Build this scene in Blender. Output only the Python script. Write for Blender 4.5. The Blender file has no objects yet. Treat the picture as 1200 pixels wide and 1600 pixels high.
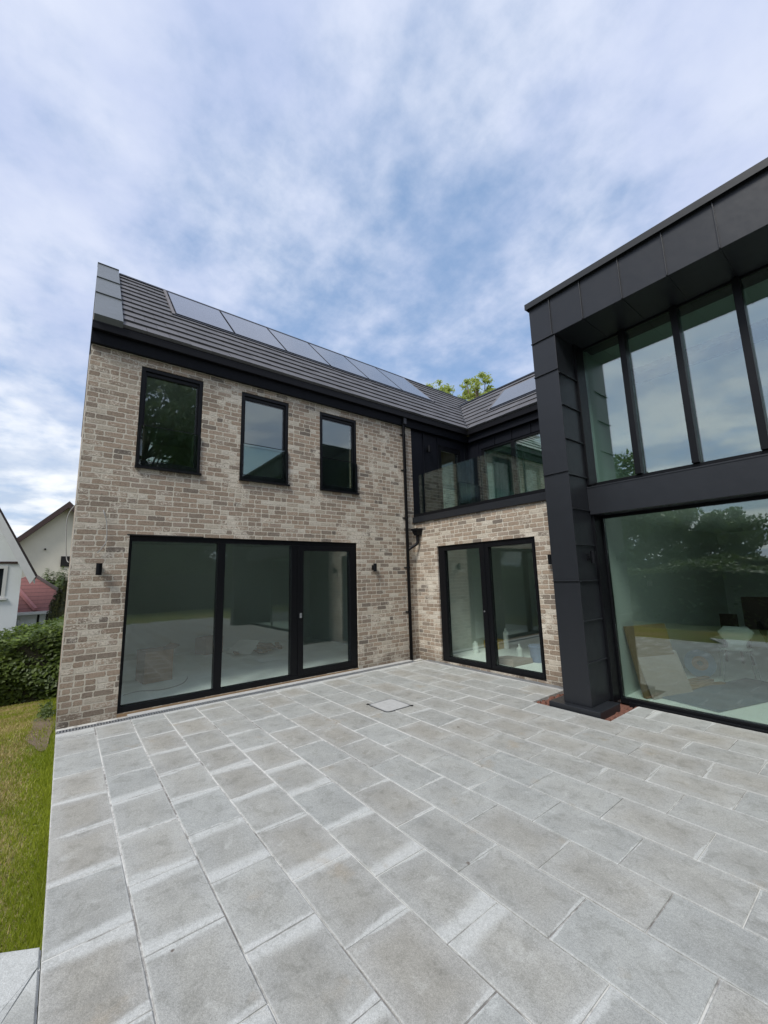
import bpy, bmesh, math, random
import numpy as np
from mathutils import Vector, Matrix
R = math.radians
sc = bpy.context.scene
COL = sc.collection

# ------------------------------------------------------------ camera
cam_d = bpy.data.cameras.new('camera'); cam = bpy.data.objects.new('camera', cam_d); COL.objects.link(cam)
cam_d.sensor_fit = 'VERTICAL'; cam_d.sensor_height = 32.0; cam_d.lens = 632.056 / 1600 * 32
cam_d.clip_start = 0.05; cam_d.clip_end = 2000
_yaw, _pit, _rol = R(51.91285537), R(9.04747735), R(-1.53573594)
fw = Vector((-math.sin(_yaw) * math.cos(_pit), math.cos(_yaw) * math.cos(_pit), math.sin(_pit)))
_r = Vector((math.cos(_yaw), math.sin(_yaw), 0)); _u = _r.cross(fw)
rt = _r * math.cos(_rol) + _u * math.sin(_rol); up = -_r * math.sin(_rol) + _u * math.cos(_rol)
M = Matrix((rt, up, -fw)).transposed().to_4x4(); M.translation = Vector((6.47639, -5.9024, 1.68))
cam.matrix_world = M
sc.camera = cam
sc.render.resolution_x = 768; sc.render.resolution_y = 1024

# ------------------------------------------------------------ node helper
class NT:
    def __init__(s, tree): s.t = tree
    def n(s, typ, **kw):
        o = s.t.nodes.new(typ)
        for k, v in kw.items(): setattr(o, k, v)
        return o
    def put(s, sock, v):
        if hasattr(v, 'is_output'): s.t.links.new(v, sock)
        elif v is not None: sock.default_value = v
    def m(s, op, a, b=None, c=None, clamp=False):
        o = s.n('ShaderNodeMath', operation=op, use_clamp=clamp)
        s.put(o.inputs[0], a)
        if b is not None: s.put(o.inputs[1], b)
        if c is not None: s.put(o.inputs[2], c)
        return o.outputs[0]
    def vm(s, op, a, b=None, sc_=None):
        o = s.n('ShaderNodeVectorMath', operation=op)
        s.put(o.inputs[0], a)
        if b is not None: s.put(o.inputs[1], b)
        if sc_ is not None: s.put(o.inputs['Scale'], sc_)
        return o.outputs['Value'] if op in ('DOT_PRODUCT', 'LENGTH') else o.outputs[0]
    def sep(s, v):
        o = s.n('ShaderNodeSeparateXYZ'); s.put(o.inputs[0], v); return o.outputs
    def com(s, x, y, z=0.0):
        o = s.n('ShaderNodeCombineXYZ')
        for i, v in enumerate((x, y, z)): s.put(o.inputs[i], v)
        return o.outputs[0]
    def ss(s, v, lo, hi, a=0.0, b=1.0):
        o = s.n('ShaderNodeMapRange', interpolation_type='SMOOTHSTEP')
        s.put(o.inputs['Value'], v); s.put(o.inputs['From Min'], lo); s.put(o.inputs['From Max'], hi)
        s.put(o.inputs['To Min'], a); s.put(o.inputs['To Max'], b); return o.outputs[0]
    def noise(s, v, scale, detail=4, rough=.55, dist=0.0, dim='3D'):
        o = s.n('ShaderNodeTexNoise', noise_dimensions=dim)
        s.put(o.inputs['Vector'], v); s.put(o.inputs['Scale'], scale); s.put(o.inputs['Detail'], detail)
        s.put(o.inputs['Roughness'], rough); s.put(o.inputs['Distortion'], dist)
        return o.outputs[0], o.outputs[1]
    def white(s, v):
        o = s.n('ShaderNodeTexWhiteNoise', noise_dimensions='3D'); s.put(o.inputs['Vector'], v); return o.outputs[0], o.outputs[1]
    def mix(s, f, a, b, blend='MIX'):
        o = s.n('ShaderNodeMix', data_type='RGBA', blend_type=blend)
        s.put(o.inputs[0], f)
        for i, v in ((6, a), (7, b)):
            if isinstance(v, tuple) and len(v) == 3: v = v + (1,)
            s.put(o.inputs[i], v)
        return o.outputs[2]
    def ramp(s, f, stops, interp='LINEAR'):
        o = s.n('ShaderNodeValToRGB'); cr = o.color_ramp; cr.interpolation = interp
        while len(cr.elements) < len(stops): cr.elements.new(0.5)
        for e, (p, c) in zip(cr.elements, stops):
            e.position = p; e.color = (c + (1,)) if len(c) == 3 else c
        s.put(o.inputs[0], f); return o.outputs[0]
    def bump(s, h, strength=.5, dist=.01, normal=None):
        o = s.n('ShaderNodeBump'); s.put(o.inputs['Height'], h); o.inputs['Strength'].default_value = strength
        o.inputs['Distance'].default_value = dist
        if normal is not None: s.put(o.inputs['Normal'], normal)
        return o.outputs[0]
    def attr(s, name):
        return s.n('ShaderNodeAttribute', attribute_name=name).outputs['Fac']

# ------------------------------------------------------------ world and sun
SUN_EL, SUN_AZ = R(50), R(158)        # azimuth clockwise from +Y
w = bpy.data.worlds.new('World'); sc.world = w; w.use_nodes = True
W = NT(w.node_tree); w.node_tree.nodes.clear()
sky = W.n('ShaderNodeTexSky', sky_type='NISHITA'); sky.sun_disc = False; sky.sun_elevation = SUN_EL; sky.sun_rotation = SUN_AZ
sky.air_density = 1.0; sky.dust_density = 0.6; sky.ozone_density = 2.0
tc = W.n('ShaderNodeTexCoord').outputs['Generated']
d = W.vm('NORMALIZE', tc)
dx, dy, dz = W.sep(d)
zz = W.m('ADD', W.m('MAXIMUM', dz, 0.0), 0.20)
P = W.com(W.m('DIVIDE', dx, zz), W.m('DIVIDE', dy, zz), 0.0)
n1, _ = W.noise(P, 1.0, 5, .5, .0)
n2, _ = W.noise(W.vm('ADD', P, (7.3, 2.1, 0)), 5.2, 8, .55, .0)
n3, _ = W.noise(W.vm('ADD', P, (1.3, 9.1, 0)), 12.0, 7, .6, .0)
hole = (fw + rt * (-10 / 632) + up * (300 / 632)).normalized()
hd = W.vm('DOT_PRODUCT', d, tuple(hole))
hm = W.ss(hd, 0.84, 1.0)
hole2 = (fw + rt * (-560 / 632) + up * (230 / 632)).normalized()
hm2 = W.ss(W.vm('DOT_PRODUCT', d, tuple(hole2)), 0.955, 1.0)
hz = W.ss(dz, 0.0, 0.35)
cv = W.m('ADD', W.m('MULTIPLY', n1, .42), W.m('ADD', W.m('MULTIPLY', n2, .56), W.m('MULTIPLY', n3, .27)))   # mean .64
cv = W.m('SUBTRACT', W.m('ADD', cv, .09), W.m('MULTIPLY', hm, .27))
cv = W.m('SUBTRACT', cv, W.m('MULTIPLY', hm2, .05))
cover = W.ss(cv, 0.32, 0.76)
# cloud tone: soft grey-lavender undersides to bright
n4, _ = W.noise(W.vm('ADD', P, (3.3, 4.4, 0)), 2.6, 6, .55, .2)
tone = W.ss(n4, .30, .70)
ccol = W.mix(tone, (5.0, 5.75, 7.9), (6.8, 7.35, 8.8))
hl = W.ss(dz, .10, .55)
ccol = W.mix(hl, W.mix(W.ss(n4, .38, .62), (4.9, 5.9, 7.4), (9.2, 9.5, 9.8)), ccol)
blue = W.mix(.50, W.mix(1.0, sky.outputs[0], (1.0, 1.0, 1.05), 'MULTIPLY'), (3.5, 5.5, 8.8))
skyc = W.mix(cover, blue, ccol)
bg = W.n('ShaderNodeBackground'); W.put(bg.inputs[0], skyc); bg.inputs[1].default_value = 0.085
wo = W.n('ShaderNodeOutputWorld'); W.put(wo.inputs[0], bg.outputs[0])

sd = bpy.data.lights.new('sun', 'SUN'); sd.energy = 2.7; sd.angle = R(20); sd.color = (1, .965, .90)
so = bpy.data.objects.new('sun', sd); COL.objects.link(so)
sv = Vector((math.sin(SUN_AZ) * math.cos(SUN_EL), math.cos(SUN_AZ) * math.cos(SUN_EL), math.sin(SUN_EL)))
so.rotation_euler = sv.to_track_quat('Z', 'Y').to_euler(); so.location = (0, 0, 30)
sc.view_settings.view_transform = 'Standard'; sc.view_settings.look = 'None'
sc.view_settings.exposure = 0.42; sc.view_settings.gamma = 1.0

# ------------------------------------------------------------ materials
def mat(name):
    m = bpy.data.materials.new(name); m.use_nodes = True; m.node_tree.nodes.clear()
    N = NT(m.node_tree); b = N.n('ShaderNodeBsdfPrincipled'); o = N.n('ShaderNodeOutputMaterial')
    N.put(o.inputs[0], b.outputs[0]); return m, N, b
def plain(name, col, rough=.6, metal=0.0, var=.12, scale=6.0, bump=0.0, bscale=60, spec=.5, coat=0.0):
    m, N, b = mat(name)
    g = N.n('ShaderNodeNewGeometry').outputs['Position']
    a, _ = N.noise(g, scale, 5, .6)
    k = N.m('MULTIPLY_ADD', N.m('SUBTRACT', a, .5), 2 * var, 1.0)
    c = N.vm('SCALE', tuple(col), sc_=k)
    N.put(b.inputs['Base Color'], c)
    r2, _ = N.noise(g, scale * 3, 3, .6)
    N.put(b.inputs['Roughness'], N.m('MULTIPLY_ADD', N.m('SUBTRACT', r2, .5), .18, rough))
    b.inputs['Metallic'].default_value = metal
    b.inputs['Specular IOR Level'].default_value = spec
    b.inputs['Coat Weight'].default_value = coat
    if bump:
        h, _ = N.noise(g, bscale, 5, .65); N.put(b.inputs['Normal'], N.bump(h, bump, .01))
    return m
def brick_mat():
    m, N, b = mat('weathered_brick')
    g = N.n('ShaderNodeNewGeometry').outputs['Position']
    _, wc = N.noise(g, 9, 3, .6)
    _, wc2 = N.noise(g, 45, 3, .6)
    warp = N.vm('ADD', N.vm('SCALE', N.vm('SUBTRACT', wc, (.5, .5, .5)), sc_=.014), N.vm('SCALE', N.vm('SUBTRACT', wc2, (.5, .5, .5)), sc_=.014))
    gx, gy, gz = N.sep(N.vm('ADD', g, warp))
    rg = N.m('DIVIDE', N.m('ADD', gz, 4.0), .0752)
    row = N.m('FLOOR', rg); fv = N.m('SUBTRACT', rg, row)
    rr, _ = N.white(N.com(row, 3.7, 0.0))
    off = N.m('MULTIPLY_ADD', N.m('MODULO', row, 2.0), .5, N.m('MULTIPLY', rr, .16))
    ug = N.m('ADD', N.m('DIVIDE', N.m('ADD', N.m('ADD', gx, gy), 60.0), .222), off)
    cu = N.m('FLOOR', ug); fu = N.m('SUBTRACT', ug, cu)
    hs, _ = N.white(N.com(cu, row, 9.0)); spl = N.m('LESS_THAN', hs, .24)
    du = N.m('MULTIPLY', N.m('MINIMUM', fu, N.m('SUBTRACT', 1.0, fu)), .222)
    cp = N.m('MULTIPLY_ADD', hs, .7, .40)
    dc = N.m('ADD', N.m('MULTIPLY', N.m('ABSOLUTE', N.m('SUBTRACT', fu, cp)), .222), N.m('MULTIPLY', N.m('SUBTRACT', 1.0, spl), 1.0))
    du = N.m('MINIMUM', du, dc); cu = N.m('ADD', cu, N.m('MULTIPLY', N.m('MULTIPLY', N.m('GREATER_THAN', fu, cp), spl), .37))
    dv = N.m('MULTIPLY', N.m('MINIMUM', fv, N.m('SUBTRACT', 1.0, fv)), .0752)
    # rounded rectangle distance
    a1 = N.m('MAXIMUM', N.m('SUBTRACT', .020, du), 0.0); a2 = N.m('MAXIMUM', N.m('SUBTRACT', .020, dv), 0.0)
    dist = N.m('SUBTRACT', .020, N.m('SQRT', N.m('ADD', N.m('MULTIPLY', a1, a1), N.m('MULTIPLY', a2, a2))))
    h1, hc = N.white(N.com(cu, row, 1.0)); hx, hy, hzz = N.sep(hc)
    edge = N.m('MULTIPLY_ADD', hx, .0042, .0042)
    en, _ = N.noise(g, 70, 4, .7)
    mask = N.ss(N.m('ADD', dist, N.m('MULTIPLY', N.m('SUBTRACT', en, .5), .013)), edge, N.m('ADD', edge, .0035))
    base = N.ramp(h1, [(0, (.16, .138, .118)), (.05, (.24, .200, .162)), (.22, (.285, .226, .174)), (.45, (.345, .270, .206)),
                       (.62, (.385, .306, .236)), (.76, (.31, .252, .204)), (.88, (.43, .375, .30)), (1, (.56, .515, .44))])
    sn, _ = N.noise(N.vm('MULTIPLY', g, (1, 1, 1.8)), 32, 6, .78, .9)
    pn, _ = N.noise(g, 1.7, 4, .6, .4)
    smear_t = N.m('SUBTRACT', N.m('MULTIPLY_ADD', N.m('SUBTRACT', hy, .5), -.20, .575), N.m('MULTIPLY', N.m('SUBTRACT', pn, .5), .95))
    smear = N.ss(sn, smear_t, N.m('ADD', smear_t, .10))
    fn, _ = N.noise(g, 160, 4, .75)
    dk, _ = N.noise(g, 30, 6, .80, .4)
    base = N.mix(N.ss(dk, .53, .66), base, N.mix(1.0, base, (.58, .56, .54), 'MULTIPLY'))
    base = N.mix(N.m('MULTIPLY', smear, .85), base, (.66, .61, .52))
    mort = N.mix(fn, (.50, .455, .375), (.65, .60, .51))
    c = N.mix(mask, mort, base)
    md, _ = N.noise(N.vm('ADD', g, (5, 1, 3)), 48, 4, .8, .5)
    k = N.m('ADD', N.m('MULTIPLY_ADD', N.m('SUBTRACT', fn, .5), .7, 1.0), N.m('MULTIPLY', N.m('SUBTRACT', md, .5), N.m('MULTIPLY_ADD', mask, .95, .15)))
    c = N.vm('SCALE', c, sc_=k)
    # soil splash at the foot of the wall
    foot = N.ss(N.m('ADD', gz, N.m('MULTIPLY', pn, .5)), .15, .62, .62, 1.0)
    c = N.vm('SCALE', c, sc_=foot)
    N.put(b.inputs['Base Color'], c); b.inputs['Roughness'].default_value = .92
    b.inputs['Specular IOR Level'].default_value = .2
    hgt = N.m('ADD', N.m('MULTIPLY', mask, 1.0), N.m('ADD', N.m('MULTIPLY', fn, .35), N.m('MULTIPLY', dk, .5)))
    N.put(b.inputs['Normal'], N.bump(hgt, 1.0, .014))
    return m
def glass_mat(name, f0=.105, tint=(.80, .89, .86), wav=.0):
    m = bpy.data.materials.new(name); m.use_nodes = True; m.node_tree.nodes.clear(); N = NT(m.node_tree)
    geo = N.n('ShaderNodeNewGeometry')
    c = N.m('ABSOLUTE', N.vm('DOT_PRODUCT', geo.outputs['Normal'], geo.outputs['Incoming']))
    F = N.m('MULTIPLY_ADD', N.m('POWER', N.m('SUBTRACT', 1.0, c, clamp=True), 5.0), 1 - f0, f0)
    t = N.n('ShaderNodeBsdfTransparent'); t.inputs[0].default_value = tint + (1,)
    gl = N.n('ShaderNodeBsdfGlossy'); gl.inputs['Roughness'].default_value = 0.0; gl.inputs['Color'].default_value = (.93, .98, .97, 1)
    if wav:
        h, _ = N.noise(geo.outputs['Position'], 1.3, 2, .5); N.put(gl.inputs['Normal'], N.bump(h, wav, .02))
    mx = N.n('ShaderNodeMixShader'); N.put(mx.inputs[0], F); N.put(mx.inputs[1], t.outputs[0]); N.put(mx.inputs[2], gl.outputs[0])
    o = N.n('ShaderNodeOutputMaterial'); N.put(o.inputs[0], mx.outputs[0]); return m
def slab_mat():
    m, N, b = mat('concrete_slab')
    g = N.n('ShaderNodeNewGeometry').outputs['Position']
    uv = N.n('ShaderNodeUVMap', uv_map='UVMap').outputs[0]
    U, V, _ = N.sep(uv)
    t = N.attr('tone'); t2 = N.attr('warmth'); w0 = N.attr('band_a'); w1 = N.attr('band_b'); ln = N.attr('slab_length'); wd = N.attr('slab_width')
    n_lo, _ = N.noise(g, 3.2, 5, .6, .3); n_mid, _ = N.noise(g, 17, 5, .65); n_hi, _ = N.noise(g, 210, 3, .8); n_g, _ = N.noise(g, 75, 4, .7)
    base = N.mix(t2, (.318, .330, .320), (.332, .330, .309))
    k = N.m('ADD', N.m('MULTIPLY_ADD', t, .11, .94), N.m('MULTIPLY', N.m('SUBTRACT', n_lo, .5), .55))
    k = N.m('ADD', k, N.m('MULTIPLY', N.m('SUBTRACT', n_mid, .5), .30))
    base = N.vm('SCALE', base, sc_=k)
    wob = N.m('ADD', N.m('MULTIPLY', N.m('SUBTRACT', n_lo, .5), .07), N.m('MULTIPLY', N.m('SUBTRACT', n_mid, .5), .035))
    skew = N.m('MULTIPLY', N.m('SUBTRACT', V, N.m('MULTIPLY', wd, .5)), N.m('MULTIPLY', N.m('SUBTRACT', t, .5), .25))
    ua = N.m('ADD', N.m('ADD', U, wob), skew); ub = N.m('ADD', N.m('ADD', N.m('SUBTRACT', ln, U), wob), skew)
    ma = N.ss(ua, N.m('MULTIPLY', w0, 1.15), N.m('MULTIPLY_ADD', w0, .55, -.004), 0.0, 1.0)
    mb = N.ss(ub, N.m('MULTIPLY', w1, 1.15), N.m('MULTIPLY_ADD', w1, .55, -.004), 0.0, 1.0)
    mv = N.ss(N.m('ADD', N.m('MINIMUM', V, N.m('SUBTRACT', wd, V)), N.m('MULTIPLY', wob, .30)), .014, .003)
    pale = N.m('MAXIMUM', N.m('MAXIMUM', ma, mb), N.m('MULTIPLY', mv, .38))
    pale = N.m('MULTIPLY', pale, N.ss(n_mid, .18, .52, .5, 1.0))
    bl, _ = N.noise(N.vm('ADD', g, (4, 9, 0)), 5.5, 5, .65, .4)
    pale = N.m('MAXIMUM', pale, N.m('MULTIPLY', N.ss(bl, .585, .73), .55))
    c = N.mix(N.m('MULTIPLY', pale, .64), base, (.51, .525, .515))
    ed = N.m('MINIMUM', N.m('MINIMUM', U, N.m('SUBTRACT', ln, U)), N.m('MINIMUM', V, N.m('SUBTRACT', wd, V)))
    cen = N.m('MULTIPLY', N.ss(N.m('ADD', ed, N.m('MULTIPLY', wob, 1.3)), .03, .13), N.m('MULTIPLY_ADD', t2, .8, .2))
    c = N.mix(N.m('MULTIPLY', cen, .58), c, N.mix(1.0, c, (.80, .77, .71), 'MULTIPLY'))
    wet, _ = N.noise(N.vm('ADD', g, (2, 5, 0)), 9.0, 5, .7, .5)
    c = N.mix(N.m('MULTIPLY', N.ss(wet, .50, .64), .55), c, N.mix(1.0, c, (.72, .72, .70), 'MULTIPLY'))
    # brown rain and rust stains
    st, _ = N.noise(N.vm('ADD', g, (11, 3, 0)), 2.4, 4, .6)
    c = N.mix(N.m('MULTIPLY', N.ss(st, .60, .74), .38), c, (.30, .245, .17))
    vo = N.n('ShaderNodeTexVoronoi', feature='F1'); N.put(vo.inputs['Vector'], N.vm('ADD', g, (0.3, .1, 0))); vo.inputs['Scale'].default_value = 2.6
    vr, _, _ = N.sep(vo.outputs['Color'])
    spot = N.ss(N.m('ADD', vo.outputs['Distance'], N.m('MULTIPLY', N.m('SUBTRACT', n_g, .5), .03)), N.m('MULTIPLY', vr, .055), N.m('MULTIPLY_ADD', vr, .055, -.02))
    spot = N.m('MULTIPLY', spot, N.ss(vr, .48, .53))
    c = N.mix(N.m('MULTIPLY', spot, .8), c, (.10, .075, .06))
    k2 = N.m('MULTIPLY_ADD', N.m('SUBTRACT', n_g, .5), .75, 1.0)
    k2 = N.m('ADD', k2, N.m('MULTIPLY', N.m('SUBTRACT', n_hi, .5), 1.3))
    c = N.vm('SCALE', c, sc_=k2)
    N.put(b.inputs['Base Color'], c); b.inputs['Roughness'].default_value = .85; b.inputs['Specular IOR Level'].default_value = .25
    N.put(b.inputs['Normal'], N.bump(N.m('ADD', n_hi, N.m('MULTIPLY', n_g, 1.0)), .35, .004))
    return m
def leaf_mat(name, c1, c2, trans=.35):
    m = bpy.data.materials.new(name); m.use_nodes = True; m.node_tree.nodes.clear(); N = NT(m.node_tree)
    a = N.attr('leaf_tone'); g = N.n('ShaderNodeNewGeometry').outputs['Position']; nn, _ = N.noise(g, .9, 3, .5)
    f = N.m('ADD', N.m('MULTIPLY', a, .7), N.m('MULTIPLY', N.ss(nn, .35, .65), .3))
    c = N.mix(f, c1, c2)
    b = N.n('ShaderNodeBsdfPrincipled'); N.put(b.inputs['Base Color'], c); b.inputs['Roughness'].default_value = .5; b.inputs['Specular IOR Level'].default_value = .35
    t = N.n('ShaderNodeBsdfTranslucent'); N.put(t.inputs[0], N.mix(.5, c, (c2[0] * 1.2, c2[1] * 1.3, c2[2])))
    mx = N.n('ShaderNodeMixShader'); mx.inputs[0].default_value = trans; N.put(mx.inputs[1], b.outputs[0]); N.put(mx.inputs[2], t.outputs[0])
    o = N.n('ShaderNodeOutputMaterial'); N.put(o.inputs[0], mx.outputs[0]); return m
def lawn_mat():
    m, N, b = mat('lawn_turf')
    g = N.n('ShaderNodeNewGeometry').outputs['Position']
    a, _ = N.noise(g, 1.4, 5, .6, .4); f, _ = N.noise(g, 60, 4, .7); s, _ = N.noise(N.vm('MULTIPLY', g, (1, 3, 1)), 5, 5, .6)
    c = N.mix(f, (.085, .115, .02), (.17, .20, .045))
    c = N.mix(N.m('MULTIPLY', N.ss(N.m('ADD', N.m('MULTIPLY', a, .6), N.m('MULTIPLY', s, .4)), .48, .60), .75), c, (.30, .24, .11))
    N.put(b.inputs['Base Color'], c); b.inputs['Roughness'].default_value = .9; N.put(b.inputs['Normal'], N.bump(f, .8, .02)); return m
def tile_mat():
    m, N, b = mat('grey_roof_tile')
    g = N.n('ShaderNodeNewGeometry').outputs['Position']; t = N.attr('tone')
    f, _ = N.noise(g, 90, 4, .7); a, _ = N.noise(g, 2.5, 4, .6)
    k = N.m('ADD', N.m('MULTIPLY_ADD', t, .22, .80), N.m('ADD', N.m('MULTIPLY', N.m('SUBTRACT', f, .5), .35), N.m('MULTIPLY', N.m('SUBTRACT', a, .5), .25)))
    N.put(b.inputs['Base Color'], N.vm('SCALE', (.098, .096, .102), sc_=k)); b.inputs['Roughness'].default_value = .62
    N.put(b.inputs['Normal'], N.bump(f, .25, .004)); return m
def metal_mat(name, col, rough, spec=.5):
    m, N, b = mat(name)
    g = N.n('ShaderNodeNewGeometry').outputs['Position']
    a, _ = N.noise(g, 1.3, 4, .55); f, _ = N.noise(g, 8, 5, .65, .4); st, _ = N.noise(N.vm('MULTIPLY', g, (1, 1, .12)), 14, 4, .6)
    k = N.m('ADD', N.m('MULTIPLY_ADD', N.m('SUBTRACT', a, .5), .25, 1.0), N.m('MULTIPLY', N.m('SUBTRACT', st, .5), .16))
    N.put(b.inputs['Base Color'], N.vm('SCALE', tuple(col), sc_=k))
    N.put(b.inputs['Roughness'], N.m('ADD', rough, N.m('MULTIPLY', N.m('SUBTRACT', f, .5), .16)))
    b.inputs['Specular IOR Level'].default_value = spec
    N.put(b.inputs['Normal'], N.bump(a, .30, .03)); return m

def row_tile():
    m, N, b = mat('red_clay_tile')
    g = N.n('ShaderNodeNewGeometry').outputs['Position']; gx, gy, gz = N.sep(g)
    f, _ = N.noise(g, 9, 4, .7); r = N.m('FRACT', N.m('MULTIPLY', gz, 6.5)); q = N.m('FRACT', N.m('MULTIPLY', gy, 4.0))
    ln = N.m('MULTIPLY', N.ss(r, .0, .22), N.ss(q, .0, .08, .75, 1.0))
    N.put(b.inputs['Base Color'], N.mix(ln, (.05, .022, .02), N.mix(f, (.13, .055, .05), (.22, .085, .075))))
    b.inputs['Roughness'].default_value = .85; N.put(b.inputs['Normal'], N.bump(r, .5, .03)); return m
def sand_mat():
    m, N, b = mat('joint_sand')
    g = N.n('ShaderNodeNewGeometry').outputs['Position']; a, _ = N.noise(g, .9, 4, .6, .3); f, _ = N.noise(g, 14, 4, .7)
    v = N.ss(N.m('ADD', N.m('MULTIPLY', a, .6), N.m('MULTIPLY', f, .4)), .38, .55)
    N.put(b.inputs['Base Color'], N.mix(v, (.17, .16, .15), (.53, .53, .505))); b.inputs['Roughness'].default_value = .95
    return m
MT = dict(
    brick=brick_mat(), slab=slab_mat(), tile=tile_mat(), lawn=lawn_mat(),
    glass=glass_mat('window_glass', .115, (.92, .965, .945), .03), doorglass=glass_mat('door_glass', .085, (.945, .98, .965), .03), bigglass=glass_mat('picture_glass', .15, (.83, .89, .865), .03), balglass=glass_mat('balcony_glass', .10, (.84, .94, .90)), guardglass=glass_mat('guard_glass', .04, (.90, .96, .93)),
    upglass=glass_mat('sky_glass', .28, (.76, .87, .83), .03),
    frame=plain('black_frame', (.0045, .005, .0065), .38, var=.1, spec=.22),
    clad=metal_mat('dark_zinc', (.0155, .0175, .0215), .38, .42),
    cladb=metal_mat('black_zinc', (.006, .007, .011), .5, .18),
    verge=metal_mat('grey_zinc', (.10, .112, .118), .42),
    coping=metal_mat('coping_metal', (.022, .024, .027), .5, .3),
    gutter=plain('gutter_black', (.005, .005, .0065), .45, var=.1, spec=.2),
    plaster=plain('interior_plaster', (.60, .65, .61), .8, var=.06, scale=1.5),
    floor=plain('interior_screed', (.80, .84, .80), .6, var=.18, scale=2.2),
    sand=sand_mat(),
    mortar=plain('pale_mortar', (.40, .405, .40), .9, var=.25, scale=14, bump=.5),
    steel=plain('galvanised_steel', (.34, .36, .38), .4, metal=.6, var=.2, scale=20),
    dark=plain('dark_gap', (.012, .012, .012), .9),
    card=plain('cardboard', (.29, .175, .095), .85, var=.12, scale=5),
    card2=plain('brown_board', (.17, .115, .055), .8, var=.15, scale=5),
    paper=plain('grey_card', (.30, .25, .22), .8, var=.1),
    wood=plain('timber_offcut', (.26, .17, .09), .7, var=.3, scale=9),
    white=plain('white_plastic', (.75, .77, .74), .4),
    cream=plain('cream_render', (.68, .64, .54), .9, var=.10, scale=1.8, bump=.3, bscale=30),
    wrender=plain('white_render', (.74, .77, .78), .85, var=.06, scale=1.2, bump=.3, bscale=30),
    barge=plain('white_bargeboard', (.62, .62, .60), .6),
    brown=plain('brown_timber', (.045, .024, .02), .6, var=.3),
    redtile=row_tile(),
    pinktile=plain('red_hip_tile', (.27, .11, .105), .8, var=.3, scale=9),
    darktile=plain('brown_tile', (.05, .036, .033), .8, var=.3, scale=9),
    soil=plain('bare_soil', (.13, .095, .065), .95, var=.45, scale=9, bump=.8, bscale=30),
    redsoil=plain('red_brick_base', (.15, .065, .045), .9, var=.4, scale=14, bump=.7, bscale=40),
    bark=plain('bark', (.10, .075, .05), .9, var=.3, scale=8, bump=.6, bscale=20),
    cable=plain('pale_cable', (.30, .30, .29), .5), dcable=plain('dark_cable', (.05, .05, .05), .5),
    mat=plain('grey_dust_sheet', (.10, .125, .16), .85, var=.2, scale=4),
    blue=plain('blue_tape', (.09, .17, .25), .5), yellow=plain('yellow_case', (.45, .30, .05), .5),
    bluew=plain('blue_bucket', (.16, .20, .30), .4), teal=plain('pale_bottle', (.66, .70, .66), .4),
    leafh=leaf_mat('hedge_leaf', (.035, .06, .014), (.15, .21, .035), .3),
    leafd=leaf_mat('dark_leaf', (.050, .078, .030), (.125, .170, .050), .35),
    leafl=leaf_mat('fresh_leaf', (.22, .28, .06), (.46, .50, .16), .5),
    leafc=leaf_mat('conifer_leaf', (.030, .040, .010), (.12, .11, .02), .2),
    grass=leaf_mat('grass_blade', (.16, .21, .012), (.34, .38, .04), .4),
    straw=leaf_mat('dry_grass_blade', (.34, .26, .11), (.52, .42, .21), .3),
)
def solar_mat():
    m, N, b = mat('solar_glass')
    g = N.n('ShaderNodeNewGeometry').outputs['Position']; a, _ = N.noise(g, 2.0, 4, .5)
    N.put(b.inputs['Base Color'], N.mix(a, (.095, .10, .115), (.125, .13, .145)))
    b.inputs['Roughness'].default_value = .22; b.inputs['Specular IOR Level'].default_value = .75
    b.inputs['Coat Weight'].default_value = .35; b.inputs['Coat Roughness'].default_value = .05
    return m
MT['solar'] = solar_mat()

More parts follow.
